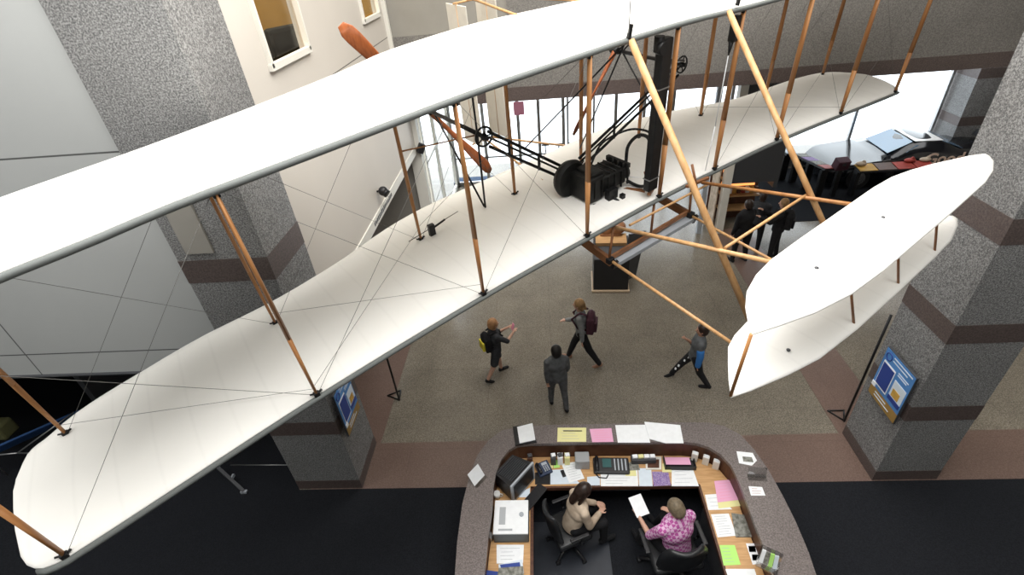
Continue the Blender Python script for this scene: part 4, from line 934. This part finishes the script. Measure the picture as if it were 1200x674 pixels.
# right run
poly_obj('document', 'white form under the pink and yellow sheets on the right worktop', 'paper', [(826, 580), (840, 579), (858, 597), (830, 598)], WZ, .002, P_, 3)
poly_obj('document', 'yellow sheet mostly covered by the pink sheet on the right worktop', 'paper', [(840, 583), (865, 580), (869, 593), (842, 596)], WZ+.003, .002, M['yellow'])
poly_obj('document', 'pink sheet on the right worktop', 'paper', [(837, 564), (858, 562), (866, 586), (841, 589)], WZ+.006, .002, M['pink'], 6, ink='signpink')
poly_obj('document', 'white page beside the grey catalogue on the right worktop', 'paper', [(833, 603), (854, 602), (863, 628), (841, 630)], WZ, .003, P_, 8, ink='alu')
poly_obj('catalogue', 'grey illustrated catalogue on the right worktop', 'catalogue', [(857, 602), (878, 605), (888, 630), (862, 630)], WZ, .015, M['greyprint'])
poly_obj('document', 'bright green sheet on the right worktop', 'paper', [(843, 639), (861, 639), (868, 662), (848, 663)], WZ, .003, M['green'], 5, ink='alu')
ps_, _, psc = poly_obj('photo_sheet', 'white sheet with four dark photographs on the right worktop', 'paper', [(874, 637), (896, 637), (904, 659), (882, 662)], WZ, .003, P_)
for k, (u, v) in enumerate(((881, 643.5), (891, 643), (885, 653.5), (895.5, 653))):
    o_, _, c_ = poly_obj('print', None, None, [(u-4, v-3.5), (u+4, v-3.5), (u+5, v+3.5), (u-3, v+3.5)], WZ+.004, .001, M['greyprint']); o_.parent = ps_; o_.location = c_-psc
poly_obj('document', 'white sheet at the lower end of the right worktop', 'paper', [(850, 667), (884, 667), (890, 685), (856, 685)], WZ, .003, P_)
mb = MB(); a = wz(866, 560, WZ)
t = empty('cable_bundle', wz(862, 556, WZ), 0, 'dark bundle of cables and pens along the right inner wall of the desk', 'cables')
mb.tube([(-.05, .2, .04), (.0, .1, .05), (.05, .0, .03), (.1, -.15, .04), (.1, -.3, .03)], .02); mb.build('cables', M['blackplastic'], t)
mb = MB(); mb.box((.1, -.22, .05), (.03, .16, .03), (0, 0, -.3)); mb.build('marker', M['redprint'], t)
# left run: monitor, mug, printer, tray
t = empty('computer_monitor', wz(605, 569, WZ), D(52), 'black computer monitor with vented top in the left corner of the desk', 'monitor')
mb = MB(); bm = mb.bm
# front face at local -Y ; tapering housing to the back
fr_ = [(-.23, -.12, .04), (.23, -.12, .04), (.23, -.12, .36), (-.23, -.12, .36)]; bk_ = [(-.19, .20, .06), (.19, .20, .06), (.19, .20, .32), (-.19, .20, .32)]
A_ = [bm.verts.new(p) for p in fr_]; B_ = [bm.verts.new(p) for p in bk_]
bm.faces.new(A_[::-1]); bm.faces.new(B_)
for i in range(4): bm.faces.new((A_[i], A_[(i+1) % 4], B_[(i+1) % 4], B_[i]))
mb.box((0, .03, .02), (.28, .26, .04), None, None, .01); mb.build('housing', M['blackplastic'], t)
mb = MB()
for k in range(9): mb.box((0, -.08+.03*k, .362-.0035*k), (.34, .010, .012), (-.12, 0, 0))
mb.build('top_vents', M['darkgrey'], t)
mb = MB(); mb.box((0, -.135, .20), (.48, .03, .36), None, None, .008); mb.build('bezel', M['alu'], t)
mb = MB(); mb.box((0, -.152, .20), (.40, .006, .28)); mb.build('screen', M['blackplastic'], t)
mb = MB(); mb.box((0, -.26, .015), (.42, .15, .025), None, None, .006); tag(mb.build('keyboard', M['blackplastic'], None, t.location+Matrix.Rotation(D(52), 3, 'Z')@Vector((0, -.05, 0)), (0, 0, D(52))), 'black keyboard below the computer monitor', 'keyboard')
t = empty('mug', wz(583, 583, WZ), 0, 'white mug on the left worktop beside the monitor', 'mug')
mb = MB(); mb.rod((0, 0, 0), (0, 0, .10), .04, .045, seg=24); mb.build('cup', M['whiteenamel'], t); mb = MB(); mb.torus((.05, 0, .05), .027, .007, (0, 1, 0)); mb.build('handle', M['whiteenamel'], t)
a = wz(580, 586, .95); c_ = wz(619, 626, .95)
t = empty('printer', ((a.x+c_.x)/2, (a.y+c_.y)/2, WZ), 0, 'white topped printer with grey front on the left worktop', 'printer')
w_, d_ = c_.x-a.x, a.y-c_.y
mb = MB(); mb.box((0, 0, .09), (w_, d_, .18), None, None, .012); mb.build('body', mat('printer_grey', (.10, .115, .12), .5), t)
mb = MB(); mb.box((0, .0, .19), (w_*.99, d_*.98, .02), None, None, .006); mb.build('lid', M['paper'], t)
mb = MB(); mb.box((-w_*.25, d_*.02, .203), (w_*.18, d_*.5, .006)); mb.box((-w_*.15, -d_*.38, .203), (w_*.4, d_*.05, .006)); mb.build('control_panel', mat('printer_panel', (.42, .44, .46), .5), t)
mb = MB(); mb.rod((w_*.3, d_*.05, .2), (w_*.3, d_*.05, .215), .03); mb.build('logo_cap', M['alu'], t)
poly_obj('document', 'white sheet beside the monitor at the inner edge of the left worktop', 'paper', [(609, 577), (621, 572), (621, 583), (604, 583)], WZ, .003, M['paperblue'])
mb = MB(); mb.rod((0, 0, 0), (0, 0, .11), .035, .035, seg=20); tag(mb.build('pencil_cup', M['steel'], None, wz(575, 632, WZ)), 'grey metal pencil cup beside the printer front', 'cup')
poly_obj('document', 'white form with black title bars on the left worktop below the printer', 'paper', [(582, 639), (614, 639), (613, 660), (582, 661)], WZ, .01, P_, 4)
poly_obj('brochure', 'white brochure with blue picture below the printer', 'brochure', [(584, 662), (612, 656), (614, 672), (586, 674)], WZ+.012, .006, M['paperblue'])
poly_obj('brochure', 'blue printed brochure strip on the pile below the printer', 'brochure', [(586, 662), (609, 659), (610, 664), (587, 666)], WZ+.019, .002, M['navy'])
poly_obj('note_pile', 'colourful pile of leaflets at the lower end of the left worktop', 'leaflets', [(585, 667), (613, 665), (615, 690), (580, 690)], WZ+.022, .03, M['greyprint'])
poly_obj('tablet', 'dark blue edged card at the lower left end of the desk', 'card', [(568, 669), (584, 671), (583, 684), (567, 682)], WZ, .02, M['navy'])

# --- office chairs and seated staff
def office_chair(label, loc, rz, wide=1.):
    t = empty('office_chair', loc, rz, label, 'chair', 'office chairs at the reception desk'); t.scale = (wide, wide, 1)
    mb = MB()
    for k in range(5):
        a = 2*PI*k/5+.3; e = Vector((math.cos(a)*.30, math.sin(a)*.30, .08)); mb.rod((0, 0, .12), e, .028, .018)
    mb.build('star_base', M['blackplastic'], t)
    for k in range(5):
        a = 2*PI*k/5+.3; e = Vector((math.cos(a)*.30, math.sin(a)*.30, .035)); mb = MB(); mb.rod(e+Vector((-.02, 0, 0)), e+Vector((.02, 0, 0)), .03, seg=14); mb.rod(e, e+Vector((0, 0, .05)), .012); mb.build('caster', M['blackplastic'], t)
    mb = MB(); mb.rod((0, 0, .1), (0, 0, .42), .028); mb.build('gas_column', M['blackmetal'], t)
    mb = MB(); mb.box((0, 0, .455), (.50, .48, .09), None, None, .035); mb.build('seat', M['leather'], t, smooth=True)
    mb = MB(); bm = mb.bm; g = []
    for i in range(9):
        u = -1+2*i/8; col = []
        for j in range(9):
            v = j/8; hw = .24*(1-.35*max(0, v-.6)**1.5/.25); x = u*hw; y = -.25-.07*v+.07*u*u; z = .55+.52*v
            col.append((bm.verts.new((x, y+.03, z)), bm.verts.new((x, y-.03, z))))
        g.append(col)
    for i in range(8):
        for j in range(8):
            bm.faces.new((g[i][j][0], g[i+1][j][0], g[i+1][j+1][0], g[i][j+1][0])); bm.faces.new((g[i][j][1], g[i][j+1][1], g[i+1][j+1][1], g[i+1][j][1]))
    for i in range(8):
        bm.faces.new((g[i][0][0], g[i][0][1], g[i+1][0][1], g[i+1][0][0])); bm.faces.new((g[i][8][0], g[i+1][8][0], g[i+1][8][1], g[i][8][1]))
        bm.faces.new((g[0][i][0], g[0][i+1][0], g[0][i+1][1], g[0][i][1])); bm.faces.new((g[8][i][0], g[8][i][1], g[8][i+1][1], g[8][i+1][0]))
    o = mb.build('backrest', M['leather'], t, smooth=True); sm = o.modifiers.new('s', 'SUBSURF'); sm.levels = 1; sm.render_levels = 2
    mb = MB(); mb.bar((0, -.2, .44), (0, -.27, .66), .06, .02); mb.build('back_support', M['blackmetal'], t)
    for s in (-1, 1):
        mb = MB(); mb.tube([(s*.25, .05, .45), (s*.29, .05, .5), (s*.29, .05, .66)], .015); mb.box((s*.29, .02, .68), (.05, .26, .03), None, None, .01); mb.build('armrest', M['blackplastic'], t)
    return t
cw = Vector((.13, 3.72, 0)); office_chair('black office chair turned sideways under the woman in tan', (cw.x, cw.y, .012), D(-68))
person('seated woman with long dark hair and tan cardigan reading at the desk', (cw.x+.05, cw.y, 0), D(-68), 1.64, [(84, 82, 6), (80, 78, 6)], [(16, 6, 70, 34), (12, 6, 74, 34)],
       M['cloth_tan'], M['cloth_black'], M['brownhair'], M['skinpale'], hairstyle='long', sleeves='long', seat=.50, lean=14, head=(-10, 34), bulk=.92, shirt_name='cardigan')
cm_ = Vector((1.46, 3.42, 0)); office_chair('black office chair with its back to the camera under the plaid shirt', (cm_.x-.04, cm_.y+.02, .012), D(8), 1.25)
rM, iM = person('seated person with grey hair and magenta plaid shirt holding a white paper', (cm_.x-.0, cm_.y-.02, 0), D(26), 1.70, [(82, 74, 8), (80, 60, 6)], [(26, 16, 72, 4), (12, 18, 74, 34)],
       M['cloth_plaid'], M['cloth_black'], M['greyhair'], M['skinpale'], seat=.50, lean=10, head=(14, 30), bulk=1.15)
pm = to_world(rM, iM['arms'][0][3]+Vector((.06, .06, .05)))
mb = MB(); mb.slab([(-.09, -.12, -.04), (.09, -.12, -.04), (.09, .12, .05), (-.09, .12, .05)], .002); tag(mb.build('booklet', M['paper'], None, pm, (0, 0, D(20))), 'white paper held by the person in the magenta plaid shirt', 'paper')

# ================================================================== KIOSK, BANNER POLES, CAR, DISPLAYS
t = empty('display_case', (1.48, 10.15, 0), D(-4), 'black display case with light wooden foot beyond the walking woman', 'display case')
mb = MB(); mb.box((0, 0, .03), (.88, .88, .06), None, None, .02); mb.build('foot', mat('pale_maple', (.46, .35, .24), .5), t)
mb = MB(); mb.box((0, 0, .47), (.80, .80, .82), None, None, .01); mb.build('cabinet', M['blackplastic'], t)
mb = MB(); mb.slab([(-.40, -.40, .885), (.40, -.40, .885), (.40, .30, 1.10), (-.40, .30, 1.10)], .02); mb.build('sloping_top', M['darkgrey'], t)
mb = MB(); mb.box((0, .12, 1.10), (.7, .3, .14), (.3, 0, 0)); mb.build('display_tray', M['oak'], t)
mb = MB(); mb.ball((.15, .3, 1.35), .2, (1, 1, .8)); mb.ball((-.1, .3, 1.3), .16); mb.box((.0, .3, 1.15), (.5, .3, .2), None, None, .04); mb.build('leather_exhibit', M['skidwood'], t)
mb = MB(); mb.bar((.42, .1, .0), (.62, .3, 1.2), .04, .6); mb.build('side_panel', M['darkgrey'], t)
# thin banner stands
def banner(label, loc, h, rz):
    t = empty('banner_stand', loc, rz, label, 'banner stand', 'thin black banner stands at the pillars')
    mb = MB(); mb.rod((0, 0, 0), (0, 0, h), .018); mb.build('pole', M['blackmetal'], t)
    mb = MB(); mb.tube([(0, 0, .015), (-.16, .22, .015), (.10, .22, .015), (0, 0, .015)], .014); mb.build('foot', M['blackmetal'], t)
banner('tall thin black stand beside the right granite pillar', (4.80, 5.78, 0), 2.24, 0)
banner('thin black stand behind the left granite pillar, half under the wing', wz(468, 469), 1.6, D(30))
t = empty('barrier_bar', wz(287, 578), 0, 'grey metal arm lying low on the carpet under the left wing', 'metal arm')
a = wz(252, 545, .3)-t.location; mb = MB(); mb.bar(a, (0, 0, .05), .05, .05); mb.build('arm', M['darkgrey'], t)
mb = MB(); mb.box((0, 0, .04), (.10, .05, .04)); mb.box((-.25, .2, .15), (.03, .08, .05)); mb.build('end_clamp', M['alu'], t)
a, c_ = wz(270, 545, .02), wz(346, 545, .02); mb = MB(); mb.rod((0, 0, 0), c_-a, .008); tag(mb.build('floor_strip', M['steel'], None, a), 'thin pale strip on the floor at the edge of the dark recess', 'strip')
# things in the dark recess at the far left
t = empty('exhibit_stand', wz(22, 545, .3), 0, 'dim steel framed exhibit stand with blue cloth in the dark recess at the left', 'stand')
mb = MB(); mb.tube([(-.5, 0, .25), (.1, .05, .25), (.55, .0, .3)], .012); mb.tube([(.1, .05, .25), (.75, .7, .5)], .012); mb.tube([(-.4, 0, .25), (-.4, 0, -.29)], .012); mb.tube([(.5, 0, .28), (.5, 0, -.29)], .012); mb.build('steel_frame', M['steel'], t)
mb = MB(); mb.slab([(-.4, .1, .2), (.6, .9, .25), (.8, .75, .5), (-.2, .0, .45)], .03); mb.build('blue_cloth', mat('dim_blue', (.02, .07, .20), .8), t)
mb = MB(); mb.box((-.55, .5, .35), (.3, .3, .3), None, None, .04); mb.build('cushion', mat('olive_cloth', (.12, .12, .05), .8), t)

# race car
car = empty('race_car', (10.85, 15.45, 0), D(-3), 'black racing car with white roof glare and rear spoiler by the bright window', 'car')
car.scale = (.93, 1, 1)
def prof(x):   # outline heights along the body, nose at -2.5
    return interp([(-2.5, .55), (-2.3, .70), (-1.2, .86), (-.75, .92), (.0, 1.27), (.75, 1.27), (1.5, 1.0), (2.1, .98), (2.5, .93)], x)
mb = MB(); bm = mb.bm; rows = []
for i in range(41):
    x = -2.5+5*i/40; h = prof(x); belt = min(h, .88 if x > -1 else h); wdt = interp([(-2.5, .78), (-2.1, .93), (0, .96), (2, .95), (2.5, .85)], x)
    roofw = wdt if h <= .93 else wdt*.74
    pts = [(-wdt, .18), (-wdt*1.02, .5), (-wdt, belt*.97), (-roofw*.98, h*.97), (-roofw*.6, h), (0, h+.01)]
    full = pts+[(-p[0], p[1]) for p in pts[-2::-1]]
    rows.append([bm.verts.new((x, p[0], p[1])) for p in full])
for A_, B_ in zip(rows[:-1], rows[1:]):
    for k in range(len(A_)-1): bm.faces.new((A_[k], B_[k], B_[k+1], A_[k+1])).smooth = True
    bm.faces.new((A_[0], A_[-1], B_[-1], B_[0]))
bm.faces.new(rows[0]); bm.faces.new(rows[-1][::-1])
mb.build('body', M['carblack'], car)
mb = MB(); mb.slab([(-.72, -.66, .96), (-.72, .66, .96), (-.05, .60, 1.25), (-.05, -.60, 1.25)][::-1], .015); mb.build('windscreen', M['carglass'], car)
mb = MB(); mb.slab([(-.45, -.86, .90), (.75, -.86, .90), (.62, -.73, 1.2), (.0, -.73, 1.2)][::-1], .012); mb.build('side_window', M['carglass'], car)
mb = MB(); mb.slab([(.85, -.60, 1.24), (.85, .60, 1.24), (1.45, .64, 1.03), (1.45, -.64, 1.03)], .012); mb.build('rear_window', M['carglass'], car)
mb = MB(); mb.slab([(-.02, -.66, 1.285), (-.02, .66, 1.285), (.78, .66, 1.285), (.78, -.66, 1.285)][::-1], .01); mb.build('roof_glare', M['whiteenamel'], car)  # white sheet paints the glare on the black roof
for x in (-1.55, 1.5):
    for s in (-1, 1):
        mb = MB(); mb.rod((x, s*.80, .34), (x, s*1.0, .34), .34, seg=28); w_o = mb.build('wheel', M['rubber'], car)
        mb = MB(); mb.rod((x, s*.99, .34), (x, s*1.012, .34), .2, seg=20); mb.build('rim', M['chrome'], w_o)
mb = MB(); mb.box((2.45, 0, 1.12), (.04, 1.6, .20), (0, .5, 0)); mb.box((2.42, -.6, 1.0), (.04, .04, .2)); mb.box((2.42, .6, 1.0), (.04, .04, .2)); mb.build('spoiler', M['darkgrey'], car)
def text_obj(s, size, m, parent, loc, rot, name='lettering'):
    cu = bpy.data.curves.new(name, 'FONT'); cu.body = s; cu.size = size; cu.extrude = .004; cu.offset = size*.02; cu.align_x = 'CENTER'; cu.align_y = 'CENTER'
    o = bpy.data.objects.new('tmp', cu); C.objects.link(o); dg = bpy.context.evaluated_depsgraph_get()
    me = bpy.data.meshes.new_from_object(o.evaluated_get(dg)); me.name = name; bpy.data.objects.remove(o)
    me.materials.clear(); me.materials.append(m); o2 = bpy.data.objects.new(name, me); C.objects.link(o2); o2.parent = parent; o2.location = loc; o2.rotation_euler = rot; return o2
text_obj('Good', .46, mat('warm_white_lettering', (.85, .62, .50), .5), car, (.80, -.985, .85), (PI/2, 0, 0))

# slanted graphic panels in front of the car
def rail(label, pts, zs, cols, legm='blackmetal'):
    a, c2 = Vector(pts[0]), Vector(pts[1]); d = (c2-a); L = d.length; ang = math.atan2(d.y, d.x)
    t = empty('display_rail', (a.x, a.y, 0), ang, label, 'display table', 'graphic rails round the racing car')
    n = len(cols); mb = MB(); mb.box((L/2, .0, zs-.05), (L, .42, .05), (.15, 0, 0)); mb.build('tabletop', M['blackplastic'], t)
    for k, cm in enumerate(cols):
        mb = MB(); mb.box(((k+.5)*L/n, 0, zs-.015), (L/n-.03, .38, .015), (.15, 0, 0)); mb.build('graphic_panel', M[cm], t)
    for x in (.12, L/2, L-.12):
        mb = MB(); mb.box((x, .1, (zs-.06)/2), (.10, .22, zs-.1), None, None, .01); mb.build('leg', M[legm], t)
    return t
rail('dark graphic rail running away left of the racing car', (wz(974, 198, .88).xy.to_3d(), wz(936, 180, .88).xy.to_3d()), .9, ['redprint', 'greyprint', 'purple', 'greyprint'])
rail('ochre and red graphic rail in front of the racing car', (wz(1004, 197, .88).xy.to_3d(), wz(1093, 192, .88).xy.to_3d()), .9, ['yellowprint', 'woodpanel', 'redprint', 'redprint'])
rail('pale panel on two black legs left of the dark graphic rail', (wz(929, 181, .88).xy.to_3d(), wz(908, 170, .88).xy.to_3d()), .92, ['paperblue'])
t = empty('push_button_post', (wz(986, 192, 1.0).x, wz(986, 192, 1.0).y, 0), 0, 'square dark red console post between the two graphic rails', 'console')
mb = MB(); mb.box((0, 0, .45), (.12, .12, .9)); mb.build('post', M['blackmetal'], t)
mb = MB(); mb.box((0, 0, 1.0), (.36, .26, .30), (.3, 0, .1), None, .02); mb.build('console_box', M['packmaroon'], t)
mb = MB(); mb.rod((0, -.12, 1.02), (0, -.17, 1.04), .05); mb.build('knob', M['blackmetal'], t)
for (u, v, m_, lab) in ((1066, 189, 'redprint', 'small red lid on the ochre graphic rail'), (1084, 188, 'cloth_tan', 'beige rounded model on the ochre graphic rail'), (1009, 193, 'cloth_tan', 'tan model at the left end of the ochre graphic rail')):
    p = wz(u, v, .93); p.z = .91; mb = MB(); mb.ball((0, 0, .05), .12, (1.3, .8, .5)); mb.ball((.06, 0, .10), .05); tag(mb.build('tabletop_model', M[m_], None, p), lab, 'model')
# warm lit shop shelf
t = empty('shop_display', (5.4, 12.9, 0), 0, 'shop shelf with warm orange lighting behind the three far visitors', 'shelf')
mb = MB(); mb.box((-.2, .3, .8), (1.3, .06, 1.6)); mb.build('back_panel', M['woodpanel'], t)
for k in range(3): mb = MB(); mb.box((-.1, .1, .4+.42*k), (1.0, .4, .04)); mb.build('shelf_board', M['oak'], t)
for z in (.92, 1.34): mb = MB(); mb.box((-.1, .25, z+.12), (.9, .02, .14)); mb.build('lit_panel', M['orange'], t)
for k in range(8):
    mb = MB(); mb.box((0, 0, .08), (.09, .12, .16), None, None, .01); tag(mb.build('boxed_souvenir', M[('redprint', 'paper', 'yellowprint', 'woodpanel')[k % 4]], None, (4.92+.115*k, 12.95, .84+.02)), 'small boxed souvenir on the warm lit shop shelf', 'souvenir', 'souvenirs on the shop shelf')
mb = MB(); mb.bar((4.5, 12.6, 0), (4.5, 12.6, 2.2), .5, .03, up=(1, 0, 0)); tag(mb.build('poster_panel', M['cloth_tan']), 'tall tan poster panel at the left of the warm lit shop shelf', 'panel')
# items at the far entrance
mb = MB(); p = wz(556, 213); mb.box((p.x, p.y, .05), (1.4, .5, .08), None, None, .01); tag(mb.build('entrance_mat', mat('blue_mat', (.02, .05, .11), .8)), 'blue mat on the floor at the far entrance', 'mat')
# chairs glimpsed in the office behind the upper left window
t = empty('armchair', (-4.55, 9.55, 5.1), D(60), 'black upholstered armchair behind the upper left office window', 'chair')
mb = MB(); mb.box((0, 0, .3), (.8, .7, .35), None, None, .06); mb.build('seat', M['cloth_black'], t)
mb = MB(); mb.box((0, -.3, .65), (.8, .2, .7), None, None, .08); mb.build('backrest', M['cloth_black'], t)
for s in (-1, 1): mb = MB(); mb.box((s*.38, 0, .5), (.14, .7, .3), None, None, .05); mb.build('armrest', M['cloth_black'], t)

# ================================================================== LIGHT
def area(name, loc, rot, sx, sy, power, col=(1, 1, 1)):
    l = bpy.data.lights.new(name, 'AREA'); l.shape = 'RECTANGLE'; l.size = sx; l.size_y = sy; l.energy = power; l.color = col
    o = bpy.data.objects.new(name, l); C.objects.link(o); o.location = loc; o.rotation_euler = rot; return o
area('skylight_lamp', (-1.6, 2.6, 11.7), (0, 0, 0), 12, 8, 2050, (1, .99, .97))
area('hall_lamp', (2.2, 8.5, 11.7), (0, 0, 0), 7, 5, 800, (1, .96, .9))
area('car_lamp', (10.5, 14.5, 3.95), (0, 0, 0), 4, 2, 60, (1, 1, 1))
area('shop_lamp', (5.2, 13.2, 3.9), (0, 0, 0), .8, .8, 18, (1, .75, .45))
area('office_lamp', (-5, 8, 8.9), (0, 0, 0), 3, 5, 200, (1, .85, .55))
area('side_shop_lamp', (-5.5, 10, 2.75), (0, 0, 0), 3, 2, 8, (1, .95, .9))
w = bpy.data.worlds.new('world'); SC.world = w; w.use_nodes = True
nt = w.node_tree; bg = nt.nodes['Background']; bg.inputs[0].default_value = (.95, .98, 1, 1); bg.inputs[1].default_value = 4.5

cam = bpy.data.cameras.new('camera'); co = bpy.data.objects.new('camera', cam); C.objects.link(co)
cam.sensor_fit = 'HORIZONTAL'; cam.sensor_width = 36; cam.lens = F_PX/1200*36; cam.clip_end = 300
R3 = Matrix((RIGHT, -DOWN, -FWD)).transposed(); co.matrix_world = Matrix.Translation(CAM) @ R3.to_4x4()
SC.camera = co
SC.view_settings.view_transform = 'Standard'; SC.view_settings.look = 'None'; SC.view_settings.exposure = 0
SC.cycles.use_denoising = True
